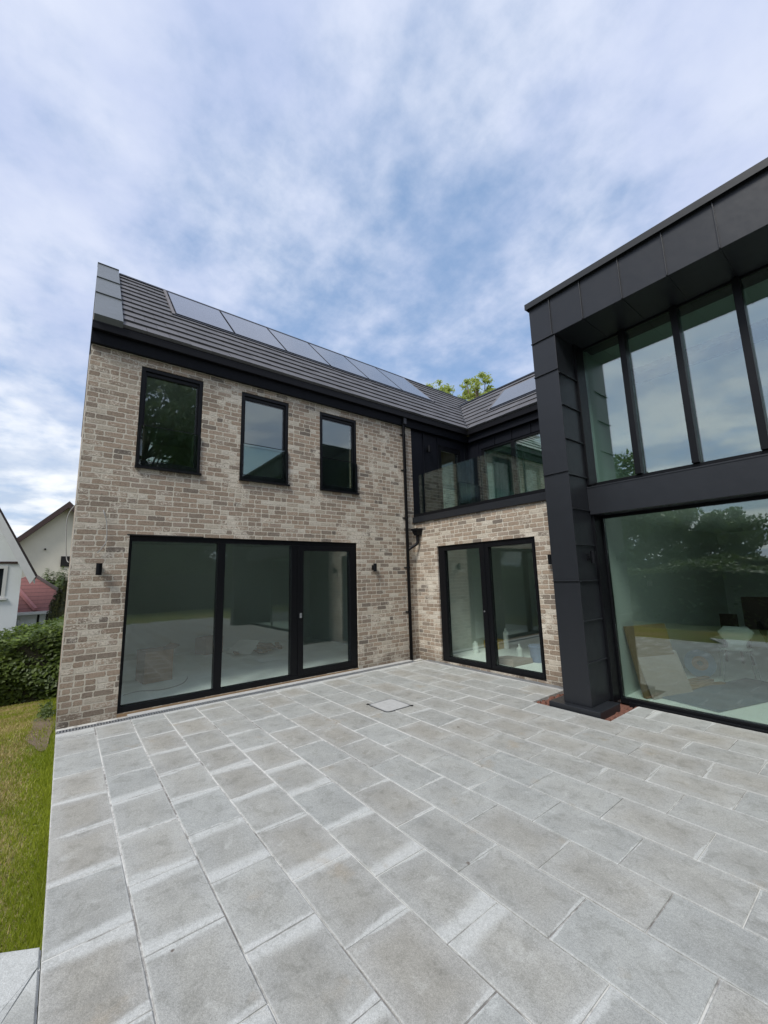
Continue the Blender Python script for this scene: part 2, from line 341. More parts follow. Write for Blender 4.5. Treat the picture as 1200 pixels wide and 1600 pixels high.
# ------------------------------------------------------------ object helpers
def tag(o, label=None, cat=None, group=None, kind=None):
    if label: o['label'] = label
    if cat: o['category'] = cat
    if group: o['group'] = group
    if kind: o['kind'] = kind
    return o
def empty(name, loc, label, cat, group=None):
    o = bpy.data.objects.new(name, None); COL.objects.link(o); o.location = loc; o.empty_display_size = .2
    return tag(o, label, cat, group)
def link(name, me, m, parent=None, smooth=False):
    o = bpy.data.objects.new(name, me); COL.objects.link(o)
    for x in (m if isinstance(m, (list, tuple)) else [m]): me.materials.append(MT[x] if isinstance(x, str) else x)
    if parent is not None:
        o.parent = parent; bpy.context.view_layer.update(); o.matrix_parent_inverse = parent.matrix_world.inverted()
    if smooth: me.polygons.foreach_set('use_smooth', [True] * len(me.polygons))
    return o
class G:
    """collects boxes, bars and polygons in world coordinates into one mesh"""
    def __init__(s): s.v = []; s.f = []; s.mi = []
    def add(s, vs, fs, mi=0):
        n = len(s.v); s.v += [tuple(p) for p in vs]; s.f += [tuple(n + i for i in f) for f in fs]; s.mi += [mi] * len(fs); return s
    def box(s, x0, x1, y0, y1, z0, z1, mi=0):
        if x0 > x1: x0, x1 = x1, x0
        if y0 > y1: y0, y1 = y1, y0
        if z0 > z1: z0, z1 = z1, z0
        return s.add([(x0, y0, z0), (x1, y0, z0), (x1, y1, z0), (x0, y1, z0), (x0, y0, z1), (x1, y0, z1), (x1, y1, z1), (x0, y1, z1)],
                     [(0, 3, 2, 1), (4, 5, 6, 7), (0, 1, 5, 4), (1, 2, 6, 5), (2, 3, 7, 6), (3, 0, 4, 7)], mi)
    def hexa(s, lo, hi, mi=0):
        n = len(lo)
        return s.add(list(lo) + list(hi), [tuple(range(n))[::-1], tuple(range(n, 2 * n))] + [(i, (i + 1) % n, n + (i + 1) % n, n + i) for i in range(n)], mi)
    def tube(s, pts, rad, seg=10, mi=0, cap=True):
        pts = [Vector(p) for p in pts]; rings = []
        for i, p in enumerate(pts):
            t = (pts[min(i + 1, len(pts) - 1)] - pts[max(i - 1, 0)]).normalized()
            a = t.orthogonal().normalized() if i == 0 else (a - t * a.dot(t)).normalized()
            bb = t.cross(a); r_ = rad[i] if isinstance(rad, (list, tuple)) else rad
            rings.append([p + (a * math.cos(k * 2 * math.pi / seg) + bb * math.sin(k * 2 * math.pi / seg)) * r_ for k in range(seg)])
        n = len(s.v); vs = [q for rg in rings for q in rg]; fs = []
        for i in range(len(rings) - 1):
            for k in range(seg):
                k2 = (k + 1) % seg; fs.append((i * seg + k, i * seg + k2, (i + 1) * seg + k2, (i + 1) * seg + k))
        if cap: fs += [tuple(range(seg))[::-1], tuple((len(rings) - 1) * seg + k for k in range(seg))]
        return s.add(vs, fs, mi)
    def build(s, name, m, parent=None, bevel=0.0, smooth=False):
        me = bpy.data.meshes.new(name); me.from_pydata(s.v, [], s.f); me.update()
        o = link(name, me, m, parent, smooth)
        if isinstance(m, (list, tuple)): me.polygons.foreach_set('material_index', s.mi)
        if bevel:
            b = o.modifiers.new('bevel', 'BEVEL'); b.width = bevel; b.segments = 2; b.limit_method = 'ANGLE'; b.angle_limit = R(40)
        return o
def wall_grid(g, ax, p0, p1, u0, u1, z0, z1, holes, mi=0):
    """solid wall between planes ax=p0 (face) and p1 with rectangular holes; one clean skin"""
    us = sorted({u0, u1, *[h[0] for h in holes], *[h[1] for h in holes]}); us = [u for u in us if u0 <= u <= u1]
    zs = sorted({z0, z1, *[h[2] for h in holes], *[h[3] for h in holes]}); zs = [z for z in zs if z0 <= z <= z1]
    def solid(i, j):
        if i < 0 or j < 0 or i >= len(us) - 1 or j >= len(zs) - 1: return False
        cu, cz = (us[i] + us[i + 1]) / 2, (zs[j] + zs[j + 1]) / 2
        return not any(h[0] < cu < h[1] and h[2] < cz < h[3] for h in holes)
    def pt(p, u, z): return (p, u, z) if ax == 'x' else (u, p, z)
    def quad(a, b_, c, d_): g.add([a, b_, c, d_], [(0, 1, 2, 3)], mi)
    flip = (p0 > p1) == (ax == 'x')
    def q(a, b_, c, d_):
        quad(a, b_, c, d_) if flip else quad(d_, c, b_, a)
    for i in range(len(us) - 1):
        for j in range(len(zs) - 1):
            if not solid(i, j): continue
            a, b_, c, e = us[i], us[i + 1], zs[j], zs[j + 1]
            q(pt(p0, a, c), pt(p0, b_, c), pt(p0, b_, e), pt(p0, a, e))
            q(pt(p1, b_, c), pt(p1, a, c), pt(p1, a, e), pt(p1, b_, e))
            if not solid(i - 1, j): q(pt(p1, a, c), pt(p0, a, c), pt(p0, a, e), pt(p1, a, e))
            if not solid(i + 1, j): q(pt(p0, b_, c), pt(p1, b_, c), pt(p1, b_, e), pt(p0, b_, e))
            if not solid(i, j - 1): q(pt(p1, a, c), pt(p1, b_, c), pt(p0, b_, c), pt(p0, a, c))
            if not solid(i, j + 1): q(pt(p0, a, e), pt(p0, b_, e), pt(p1, b_, e), pt(p1, a, e))

L = -5.86
# ------------------------------------------------------------ ground, lawn, patio
def hgt(x, y):
    t = min(max((-x - .2) / 6.0, 0), 1); t = t * t * (3 - 2 * t) * .35 + t * .65
    h = -.05 - .80 * t
    if x < -7: h -= min((-x - 7) * .09, 1.0)
    return h
g = G(); xs = [-400, -200, -100, -60, -40, -25] + [(-20 + i * .5) for i in range(41)] + [1, 3, 5, 8, 12, 20, 40, 80, 200, 400]
ys = [-400, -200, -80, -40, -20, -12, -9] + [-8 + .25 * i for i in range(9)] + [-5.5, 0, 8, 20, 60, 200, 400]
vs = [(x, y, hgt(x, y)) for y in ys for x in xs]; nx = len(xs)
g.add(vs, [(j * nx + i, j * nx + i + 1, (j + 1) * nx + i + 1, (j + 1) * nx + i) for j in range(len(ys) - 1) for i in range(nx - 1)])
tag(g.build('lawn', 'lawn', smooth=True), kind='structure')

rng = random.Random(5)
rowsY = [L, -5.494, -5.13, -4.765, -4.385, -4.005, -3.63, -3.255, -2.875, -2.485, -2.09, -1.69, -1.305, -.92, -.545, -.165]
slabs = []   # (poly4 [(x,y)], rnd, band0, band1, L, W)
PIT = (3.19, 4.16, -.925, -.12)
def add_slab(x0, x1, y0, y1, ci):
    if x1 - x0 < .05: return
    g_ = .0034 if x0 > 3.3 else .0042
    x0 += g_ + rng.uniform(-.0015, .0015); x1 -= g_ + rng.uniform(-.0015, .0015); y0 += g_ + .0005; y1 -= g_
    if ci < 5 and x0 > 1.6:
        b0 = rng.choice([.015, .04, .07, .10]); b1 = rng.choice([.01, .03, .07, .11])
    elif rng.random() < .10: b0 = rng.uniform(.02, .06); b1 = rng.uniform(0, .02)
    else: b0 = rng.uniform(.0, .008); b1 = rng.uniform(0, .008)
    if x0 < .4: b0 = rng.uniform(.02, .2)
    slabs.append(([(x0, y0), (x1, y0), (x1, y1), (x0, y1)], rng.random(), rng.random(), b0, b1, x1 - x0, y1 - y0, rng.uniform(-.0012, .0012)))
for ci in range(len(rowsY) - 1):
    y0, y1 = rowsY[ci], rowsY[ci + 1]
    off = 4.372 if ci % 2 == 0 else 4.095
    k0 = math.floor((.25 - off) / .5535); edges = [off + .5535 * k for k in range(k0, 18)]
    for a, b_ in zip(edges[:-1], edges[1:]):
        a = max(a, .25)
        if b_ - a < .06: continue
        if y1 > PIT[2] + .05:      # last rows are cut round the pit of the pillar
            if b_ <= PIT[0] or a >= PIT[1]: add_slab(a, b_, y0, y1, ci)
            else:
                if a < PIT[0] and PIT[0] - a > .06: add_slab(a, PIT[0], y0, y1, ci)
                if b_ > PIT[1] and b_ - PIT[1] > .06: add_slab(PIT[1], b_, y0, y1, ci)
        else: add_slab(a, b_, y0, y1, ci)
# the path that leaves the patio along -y
yy = L - .006
for k in range(7):
    y1, y0 = yy - .372 * k, yy - .372 * (k + 1)
    xa = 4.9 + (.277 if k % 2 else 0)
    if k < 2: xa = 4.65 + .55 * k
    for i in range(15): add_slab(xa + .5535 * i, xa + .5535 * (i + 1), y0, y1, 9)
def poly_slab(p, b0):
    slabs.append((p, .8, .2, b0, b0, .5, .5, 0))
poly_slab([(3.712, L - .006), (3.27, -6.64), (4.93, -6.63), (3.838, L - .006)][::1], .2)
poly_slab([(3.85, L - .006), (4.64, L - .3905), (4.64, L - .006)][::1], .2)
poly_slab([(3.86, L - .02), (4.945, -6.632), (5.19, -6.61), (4.648, L - .375)][::-1], .2)
V = []; F = []; UV = []; A = {k: [] for k in ('tone', 'warmth', 'band_a', 'band_b', 'slab_length', 'slab_width')}
for p, t, t2, b0, b1, ln, wd, dz_ in slabs:
    ar = sum(p[i][0] * p[(i + 1) % len(p)][1] - p[(i + 1) % len(p)][0] * p[i][1] for i in range(len(p)))
    if ar < 0: p = p[::-1]
    n = len(p); c = (sum(q[0] for q in p) / n, sum(q[1] for q in p) / n); base = len(V); ch = .004
    def ins(q): 
        d_ = Vector((c[0] - q[0], c[1] - q[1])); return (q[0] + math.copysign(ch, d_.x), q[1] + math.copysign(ch, d_.y))
    for q in p: V.append((q[0], q[1], -.04))
    for q in p: V.append((q[0], q[1], dz_ - .003))
    for q in p: V.append((*ins(q), dz_))
    fs = [tuple(base + i for i in range(2 * n, 3 * n))]
    for l in (0, 1):
        for i in range(n):
            j = (i + 1) % n; fs.append((base + l * n + i, base + l * n + j, base + (l + 1) * n + j, base + (l + 1) * n + i))
    x0 = min(q[0] for q in p); y0 = min(q[1] for q in p)
    for f in fs:
        F.append(f); UV += [(V[i][0] - x0, V[i][1] - y0) for i in f]
        for k, v_ in zip(A, (t, t2, b0, b1, ln, wd)): A[k].append(v_)
me = bpy.data.meshes.new('patio'); me.from_pydata(V, [], F); me.update()
uvl = me.uv_layers.new(name='UVMap'); uvl.data.foreach_set('uv', [c for q in UV for c in q])
for k, v_ in A.items(): me.attributes.new(k, 'FLOAT', 'FACE').data.foreach_set('value', v_)
tag(link('patio', me, 'slab'), kind='structure')
g = G()
g.box(.234, 3.185, L + .003, -.002, -.06, -.0025); g.box(.0, .131, L + .003, -.002, -.06, -.012); g.box(3.185, 4.165, L + .003, -.928, -.06, -.005); g.box(4.165, 13.2, L + .003, -.10, -.06, -.007)
g.box(4.7, 13.2, -8.4, L + .003, -.06, -.011)
g.add([(3.72, L, -.012), (3.29, -6.6, -.012), (4.7, -6.6, -.012), (4.7, L, -.012)], [(0, 1, 2, 3)])
tag(g.build('joint_bed', 'sand'), kind='structure')
# pale mortar strips between slabs and walls, pit under the pillar
g = G(); g.box(.004, .130, -5.14, -.30, -.0115, .006); g.box(.235, .251, -5.4, -.27, -.0020, -.0005)
g.box(.27, 3.185, -.158, -.115, -.0020, .002)
tag(g.build('mortar_strip', 'mortar'), kind='structure')
g = G(); g.box(PIT[0] - .002, PIT[1] + .002, PIT[2] - .002, .0, -.16, -.042)
nst = 0
for k in range(60):
    x, y = rng.uniform(3.2, 4.15), rng.uniform(-.94, -.15)
    if 3.38 < x < 4.05 and y > -.9: x = rng.choice([3.26, 4.11]) + rng.uniform(-.05, .04)
    s_ = rng.uniform(.012, .035); g.hexa([(x - s_, y - s_, -.045), (x + s_, y - s_ * .7, -.045), (x + s_ * .8, y + s_, -.045), (x - s_ * .7, y + s_, -.045)],
        [(x - s_ * .6, y - s_ * .6, -.045 + s_), (x + s_ * .6, y - s_ * .5, -.04 + s_), (x + s_ * .5, y + s_ * .6, -.045 + s_ * 1.2), (x - s_ * .5, y + s_ * .6, -.045 + s_)])
tag(g.build('pit_soil', 'redsoil'), kind='structure')
# bare soil at the gable foot
g = G(); ring = []
for k in range(26):
    a = 2 * math.pi * k / 26; ring.append((-.55 + math.cos(a) * (1.15 + .12 * math.sin(3 * a)), -5.99 + math.sin(a) * .13 * (1 + .25 * math.sin(5 * a))))
g.add([(x, min(y, -5.868), hgt(x, y) + .018) for x, y in ring] + [(-.55, -5.99, hgt(-.55, -6) + .03)], [(k, (k + 1) % 26, 26) for k in range(26)])
tag(g.build('soil', 'soil'), kind='structure')

# slot drain along the brick wall
g = G(); g.box(.133, .232, -5.85, -.30, -.048, -.040)
g.box(.133, .140, -5.85, -.30, -.039, .003); g.box(.225, .232, -5.85, -.30, -.039, .003)
dr = g.build('drainage_channel', 'steel'); tag(dr, 'long galvanised slot drain between the patio slabs and the three-window brick wall', 'drain')
g = G()
for k in range(185):
    y = -5.84 + k * .030; g.box(.140, .225, y, y + .017, -.008, .002)
g.build('grating', 'steel', dr)
g = G(); g.box(.30, 3.18, -.112, -.004, -.03, -.010); g.box(.30, 3.18, -.112, -.096, -.010, .005); g.box(.30, 3.18, -.020, -.004, -.010, .005); g.box(.30, 3.18, -.090, -.026, -.010, .002)
tag(g.build('drainage_channel', 'steel'), 'shorter flat grey drain channel in front of the two-leaf glass door', 'drain')

# manhole cover
mh = empty('manhole_cover', (2.02, -2.40, 0), 'square recessed inspection cover with rounded corners set in the patio slabs', 'manhole cover')
def rrect(x0, x1, y0, y1, r_, z, n=6):
    o = []
    for cx, cy, a0 in ((x1 - r_, y1 - r_, 0), (x0 + r_, y1 - r_, 90), (x0 + r_, y0 + r_, 180), (x1 - r_, y0 + r_, 270)):
        for k in range(n + 1): a = R(a0 + 90 * k / n); o.append((cx + r_ * math.cos(a), cy + r_ * math.sin(a), z))
    return o
g = G(); g.hexa(rrect(1.801, 2.234, -2.609, -2.191, .066, -.01), rrect(1.801, 2.234, -2.609, -2.191, .066, .004)); g.build('rim_gap', 'dark', mh)
g = G(); a_ = rrect(1.806, 2.229, -2.604, -2.196, .062, .0065); b_ = rrect(1.822, 2.213, -2.588, -2.212, .05, .0065); n_ = len(a_)
a2 = [(x, y, -.0) for x, y, z in a_]; b2 = [(x, y, .0) for x, y, z in b_]
g.add(a_ + b_ + a2 + b2, [(i, (i + 1) % n_, n_ + (i + 1) % n_, n_ + i) for i in range(n_)] + [(2 * n_ + i, 2 * n_ + (i + 1) % n_, (i + 1) % n_, i) for i in range(n_)] + [(n_ + i, n_ + (i + 1) % n_, 3 * n_ + (i + 1) % n_, 3 * n_ + i) for i in range(n_)])
g.build('rim', 'steel', mh)
g = G(); g.hexa(rrect(1.823, 2.212, -2.587, -2.213, .05, -.0), rrect(1.823, 2.212, -2.587, -2.213, .05, .0052)); g.build('tray_infill', 'mortar', mh)
for x, y in ((1.80, -2.595), (2.235, -2.205)):
    g = G(); g.tube([(x, y, -.005), (x, y, .0085)], .022, 12); g.build('key_hole', 'dark', mh)

# ------------------------------------------------------------ house
H = empty('house', (0, 0, 0), 'modern L-shaped house of pale weathered brick, grey tiled roof and black metal clad glazed box', 'house')
D1 = (-5.254, -1.511, .03, 2.333); D2 = (.649, 2.848, .03, 2.255)
WIN = [(-5.253, -4.400), (-3.796, -2.946), (-2.317, -1.478)]; WZ = (3.314, 4.823)
g = G()
wall_grid(g, 'x', 0.0, -.28, L, 0.0, -.10, 5.03, [D1] + [(a, b_, *WZ) for a, b_ in WIN])
g.box(-4.6, -.281, L, L + .28, -1.4, 5.03); g.box(-4.6, -4.35, L + .281, 8.9, -1.4, 5.03)
# gable triangle
g.add([(-.001, L, 5.031), (-4.599, L, 5.031), (-2.3, L, 7.45), (-.001, L + .25, 5.031), (-4.599, L + .25, 5.031), (-2.3, L + .25, 7.45)], [(0, 2, 1), (3, 4, 5), (0, 3, 5, 2), (1, 2, 5, 4)])
g.build('brick_wall', 'brick', H)
g = G(); wall_grid(g, 'y', 0.0, .28, .001, 3.56, -.14, 2.80, [D2]); g.build('brick_wall', 'brick', H)
# pale mortar edge at the exposed quoin
g = G(); g.box(-.02, -.001, L - .004, L - .0005, -.1, 4.95); g.build('corner_mortar', 'mortar', H)

def frame_bars(g, ax, p0, p1, u0, u1, z0, z1, wl, wr, wb, wt):
    def bx(a, b_, c, e):
        if ax == 'x': g.box(p0, p1, a, b_, c, e)
        else: g.box(a, b_, p0, p1, c, e)
    bx(u0, u0 + wl, z0, z1); bx(u1 - wr, u1, z0, z1); bx(u0 + wl, u1 - wr, z0, z0 + wb); bx(u0 + wl, u1 - wr, z1 - wt, z1)
def pane(ax, p, u0, u1, z0, z1, parent, m='glass', name='pane', th=.016):
    g = G()
    if ax == 'x': g.box(p - th, p, u0, u1, z0, z1)
    else: g.box(u0, u1, p, p + th, z0, z1)
    return g.build(name, m, parent)
# upper windows of the brick wing
for i, (a, b_) in enumerate(WIN):
    g = G(); e = .004
    frame_bars(g, 'x', -.11, -.012, a + e, b_ - e, WZ[0] + e, WZ[1] - e, .052, .052, .06, .055)
    frame_bars(g, 'x', -.10, -.035, a + .057, b_ - .057, WZ[0] + .065, WZ[1] - .060, .022, .026, .03, .055)
    g.box(-.11, -.095, a + .05, b_ - .05, WZ[1] - .06, WZ[1] - .055)
    w_ = g.build('window', 'frame', H, bevel=.003)
    pane('x', -.055, a + .077, b_ - .081, WZ[0] + .093, WZ[1] - .113, w_)
    g = G(); g.hexa([(-.10, a - .005, WZ[0] - .028), (.045, a - .005, WZ[0] - .034), (.045, b_ + .02, WZ[0] - .034), (-.10, b_ + .02, WZ[0] - .028)],
                    [(-.10, a - .005, WZ[0] + .003), (.045, a - .005, WZ[0] - .006), (.045, b_ + .02, WZ[0] - .006), (-.10, b_ + .02, WZ[0] + .003)]); g.build('sill', 'frame', w_, bevel=.002)
    for ya in (a + .012, b_ - .045):
        g = G(); g.box(-.010, .028, ya, ya + .033, WZ[0] + .004, 3.90); g.build('guard_channel', 'frame', w_, bevel=.003)
    pane('x', .014, a + .046, b_ - .046, WZ[0] + .02, 3.915, w_, 'guardglass', 'guard_glass', .012)
    g = G(); g.box(.0, .016, a + .046, b_ - .046, 3.9155, 3.924); g.build('guard_rail', 'frame', w_)
# big three-pane sliding door
g = G(); a, b_, z0, z1 = D1; e = .004
frame_bars(g, 'x', -.13, -.022, a + e, b_ - e, z0, z1 - e, .034, .045, .075, .075)
g.box(-.128, -.024, -4.076, -3.964, z0 + .075, z1 - .079); g.box(-.128, -.024, -2.852, -2.735, z0 + .075, z1 - .079)
frame_bars(g, 'x', -.115, -.008, -2.734, b_ - .05, z0 + .055, z1 - .083, .10, .112, .075, .085)
dd = g.build('sliding_door', 'frame', H, bevel=.003)
pane('x', -.07, a + .039, -4.077, z0 + .076, z1 - .080, dd, 'doorglass'); pane('x', -.07, -3.963, -2.853, z0 + .076, z1 - .080, dd, 'doorglass')
pane('x', -.06, -2.633, -1.674, z0 + .131, z1 - .169, dd, 'doorglass')
g = G(); g.box(-.006, .010, -2.705, -2.672, 1.02, 1.10); g.tube([(.002, -2.688, 1.075), (.012, -2.688, 1.075)], .010, 10); g.build('lock', 'steel', dd)
g = G(); g.box(-.13, .002, a + .002, b_ - .002, -.06, z0 - .003); g.build('threshold', 'wood', dd)
g = G(); g.box(-.10, .006, a - .03, a + .95, z1 - .003, z1 + .012); g.build('membrane', 'dark', dd)
# two-leaf door
g = G(); a, b_, z0, z1 = D2
frame_bars(g, 'y', .03, .14, a + e, b_ - e, z0, z1 - e, .060, .030, .035, .035)
frame_bars(g, 'y', .02, .12, a + .066, 1.795, z0 + .037, z1 - .041, .115, .095, .058, .062)
frame_bars(g, 'y', .02, .12, 1.799, b_ - .036, z0 + .037, z1 - .041, .100, .040, .058, .062)
g.box(1.77, 1.815, .008, .019, z0 + .04, z1 - .045)
d2 = g.build('double_door', 'frame', H, bevel=.003)
pane('y', .07, .831, 1.699, z0 + .096, z1 - .104, d2); pane('y', .07, 1.90, 2.771, z0 + .096, z1 - .104, d2)
g = G(); g.tube([(1.742, .019, 1.02), (1.742, .006, 1.02)], .013, 12); g.build('lock', 'steel', d2)
g = G(); g.box(a, b_, .002, .14, -.06, z0 - .003); g.build('threshold', 'steel', d2)

# rooms behind the glass
def room(x0, x1, y0, y1, z0, z1, open_, extra=None):
    g = G(); t = .06
    if open_ != 'x1': g.box(x1, x1 + t, y0, y1, z0, z1)
    if open_ != 'y0': g.box(x0, x1, y0 - t, y0, z0, z1)
    g.box(x0 - t, x0, y0, y1, z0, z1); g.box(x0, x1, y1, y1 + t, z0, z1); g.box(x0 - t, x1 + t, y0, y1, z1, z1 + t)
    g.box(x0 - t, x1 + t, y0 - t, y1 + t, z0 - t, z0 - .001, 1)
    for c in (extra or []): g.box(*c)
    return g.build('room', ['plaster', 'floor'], H)
r1 = room(-4.15, -.285, -5.50, -.35, .04, 2.55, 'x1', [(-4.149, -4.135, -5.5, -.35, .04, .13)])
room(-4.15, -.285, -5.50, -.35, 2.95, 4.95, 'x1', [(-3.0, -2.9, -3.9, -1.2, 2.95, 4.95)])
room(.35, 3.45, .29, 4.2, .04, 2.55, 'y0')
room(.25, 3.45, 2.16, 4.6, 2.95, 4.90, 'y0', [(.85, .95, 2.7, 4.6, 2.95, 4.9)])
r3 = room(3.935, 9.6, .02, 5.5, .03, 2.43, 'y0', [(6.2, 6.3, 3.2, 5.5, .03, 2.43)])
room(3.935, 9.6, .02, 5.5, 2.90, 5.2, 'y0')
for y in (1.26, 1.36):
    g = G(); g.box(3.936, 3.945, y, y + .085, 1.42, 1.505); g.build('socket', 'white', r3, bevel=.002)

# recess cladding above the inner wall
g = G()
wall_grid(g, 'x', -.012, -.2, .001, 2.16, 2.85, 5.0, [(.88, 1.656, 2.93, 4.745)])
for y in (.371, .84, 1.80): g.box(-.010, .014, y - .006, y + .006, 2.87, 5.0)
wall_grid(g, 'y', 1.96, 2.15, -.011, 3.6, 2.85, 5.0, [(.404, 3.58, 2.93, 4.72)])
for x in (.33, .81, 1.285, 1.775, 2.26, 2.75): g.box(x - .006, x + .006, 1.934, 1.958, 4.725, 5.0)
g.box(.33 - .006, .33 + .006, 1.934, 1.958, 2.87, 4.724)
g.build('cladding', 'cladb', H)
g = G(); frame_bars(g, 'x', -.08, -.02, .884, 1.652, 2.934, 4.741, .09, .09, .09, .115); bd = g.build('balcony_door', 'frame', H, bevel=.003)
pane('x', -.045, .975, 1.561, 3.025, 4.625, bd)
g = G(); frame_bars(g, 'y', 1.975, 2.06, .408, 3.576, 2.934, 4.716, .055, .05, .07, .05); g.box(1.233, 1.336, 1.97, 2.062, 3.004, 4.666); g.box(2.30, 2.36, 1.975, 2.06, 3.004, 4.666)
bw = g.build('balcony_window', 'frame', H, bevel=.003)
pane('y', 2.01, .464, 1.232, 3.005, 4.665, bw, 'upglass'); pane('y', 2.01, 1.337, 2.299, 3.005, 4.665, bw, 'upglass'); pane('y', 2.01, 2.361, 3.525, 3.005, 4.665, bw, 'upglass')
# balcony floor, fascia and glass balustrade
g = G(); g.box(.002, 3.56, .02, 1.94, 2.805, 2.86); g.box(-.03, 3.549, -.045, .28, 2.802, 2.925); bal = g.build('balcony', 'clad', H, bevel=.004)
g = G(); g.box(.03, 3.548, -.040, .035, 2.926, 2.985); g.build('rail_channel', 'frame', bal)
for a, b_ in ((.21, 1.872), (1.884, 2.748), (2.760, 3.545)):
    pane('y', -.012, a, b_, 2.986, 3.835, bal, 'balglass', 'glass_panel', .017)

# roofs (45 degrees)
EX, EZ = .14, 5.25; S2 = math.sqrt(.5); EY = 1.79; RS = 3.45; RR = 2.17
def roof_course(nside, smax, courses, u_from, u_to, valley, holes, ridge_ext):
    V = []; F = []; T = []; gz_ = smax / courses; tw = .30; rg = random.Random(3)
    def pt(u, s, h):
        if nside == 'L': return (EX - s * S2 + h * S2, u, EZ + s * S2 + h * S2)
        return (u, EY + s * S2 - h * S2, EZ + s * S2 + h * S2)
    def vlim(s):
        return EY + s * S2 if nside == 'L' else EX - s * S2
    for c in range(courses):
        s0, s1 = c * gz_, (c + 1) * gz_ + .02
        off = (c % 2) * tw / 2; n = int((u_to - u_from) / tw) + 3
        for k in range(n):
            a = u_from + (k - 1) * tw + off; b_ = a + tw - .004; a = max(a, u_from); b_ = min(b_, u_to)
            if b_ - a < .02: continue
            if any(a >= h[0] - .06 and b_ <= h[1] + .06 and s0 > h[2] - .1 and s1 < h[3] + .2 for h in holes): continue
            a0 = a1 = a; b0 = b1 = b_
            if valley and (nside == 'R' or s0 < RR - .02):
                if nside == 'L':
                    b0 = min(b_, vlim(s0) - .03); b1 = min(b_, vlim(s1) - .03)
                    if b1 < a and b0 < a: continue
                    b0 = max(b0, a); b1 = max(b1, a)
                else:
                    a0 = max(a, vlim(s0) + .03); a1 = max(a, vlim(s1) + .03)
                    if a0 > b_ and a1 > b_: continue
                    a0 = min(a0, b_); a1 = min(a1, b_)
            j = rg.uniform(-.003, .003); base = len(V); lo, hi = .048 + j, .022 + j
            V += [pt(a0, s0, .0), pt(b0, s0, .0), pt(b1, s1, -.008), pt(a1, s1, -.008), pt(a0, s0, lo), pt(b0, s0, lo), pt(b1, s1, hi), pt(a1, s1, hi)]
            fs = [(0, 3, 2, 1), (4, 5, 6, 7), (0, 1, 5, 4), (1, 2, 6, 5), (2, 3, 7, 6), (3, 0, 4, 7)]
            if nside == 'L': fs = [f[::-1] for f in fs]
            F += [tuple(base + i for i in f) for f in fs]; T += [rg.random()] * 6
    me = bpy.data.meshes.new('tile_roof'); me.from_pydata(V, [], F); me.update()
    me.attributes.new('tone', 'FLOAT', 'FACE').data.foreach_set('value', T)
    bm = bmesh.new(); bm.from_mesh(me); bmesh.ops.recalc_face_normals(bm, faces=bm.faces); bm.to_mesh(me); bm.free()
    return link('tile_roof', me, 'tile', H)
PB = [-4.70, -3.645, -2.555, -1.475, -.40, .675, 1.75]
PS = (1.66, 3.28)
rl = roof_course('L', RS, 12, -5.53, 9.0, True, [(PB[0], PB[-1], PS[0], PS[1])], 0)
rr_ = roof_course('R', RR, 8, -2.0, 10.5, True, [(.50, 3.9, .70, 1.72)], 0)
def LP(y, s, h): return (EX - s * S2 + h * S2, y, EZ + s * S2 + h * S2)
def RP(x, s, h): return (x, EY + s * S2 - h * S2, EZ + s * S2 + h * S2)
def slab_on(Pf, u0, u1, s0, s1, h0, h1, g):
    g.hexa([Pf(u0, s0, h0), Pf(u1, s0, h0), Pf(u1, s1, h0), Pf(u0, s1, h0)], [Pf(u0, s0, h1), Pf(u1, s0, h1), Pf(u1, s1, h1), Pf(u0, s1, h1)])
# underlay, back slopes, ridge caps
g = G(); slab_on(LP, -5.54, 1.8, .02, RS - .02, -.08, -.012, g); slab_on(LP, 1.8, 9, .02 + 1.45, RS - .02, -.08, -.012, g)
g.hexa([LP(1.8, .02, -.012), LP(1.8, 1.47, -.012), LP(1.8 + 1.47 * S2, 1.47, -.012)], [LP(1.8, .02, -.08), LP(1.8, 1.47, -.08), LP(1.8 + 1.47 * S2, 1.47, -.08)])
g.hexa([(-2.3, -5.8, EZ + 2.44), (-2.3, 9, EZ + 2.44), (-4.8, 9, EZ - .02), (-4.8, -5.8, EZ - .02)], [(-2.3, -5.8, EZ + 2.36), (-2.3, 9, EZ + 2.36), (-4.8, 9, EZ - .10), (-4.8, -5.8, EZ - .10)])
g.build('roof_underlay', 'darktile', rl)
g = G()
g.hexa([LP(-5.52, RS - .10, .03), LP(9, RS - .10, .03), (-2.3, 9, EZ + 2.475), (-2.3, -5.52, EZ + 2.475)][::1], [LP(-5.52, RS - .10, .055), LP(9, RS - .10, .055), (-2.305, 9, EZ + 2.51), (-2.305, -5.52, EZ + 2.51)])
g.hexa([(-2.31, -5.52, EZ + 2.50), (-2.31, 9, EZ + 2.50), (-2.42, 9, EZ + 2.39), (-2.42, -5.52, EZ + 2.39)], [(-2.31, -5.52, EZ + 2.47), (-2.31, 9, EZ + 2.47), (-2.42, 9, EZ + 2.36), (-2.42, -5.52, EZ + 2.36)])
g.build('ridge_cap', 'gutter', rl)
ry = EY + RR * S2; rz = EZ + RR * S2
g = G(); slab_on(RP, .2, 10.4, .02, RR - .02, -.08, -.012, g)
g.hexa([RP(.2, .02, -.012), RP(.2, RR - .02, -.012), RP(EX - RR * S2, RR - .02, -.012)], [RP(.2, .02, -.08), RP(.2, RR - .02, -.08), RP(EX - RR * S2, RR - .02, -.08)])
g.hexa([(-1.3, ry, rz - .01), (10.4, ry, rz - .01), (10.4, 4.9, 5.3), (-.1, 4.9, 5.3)], [(-1.3, ry, rz - .09), (10.4, ry, rz - .09), (10.4, 4.9, 5.2), (-.1, 4.9, 5.2)])
g.build('roof_underlay', 'darktile', rr_)
g = G(); slab_on(RP, -1.28, 10.4, RR - .09, RR + .02, .03, .055, g); g.build('ridge_cap', 'gutter', rr_)
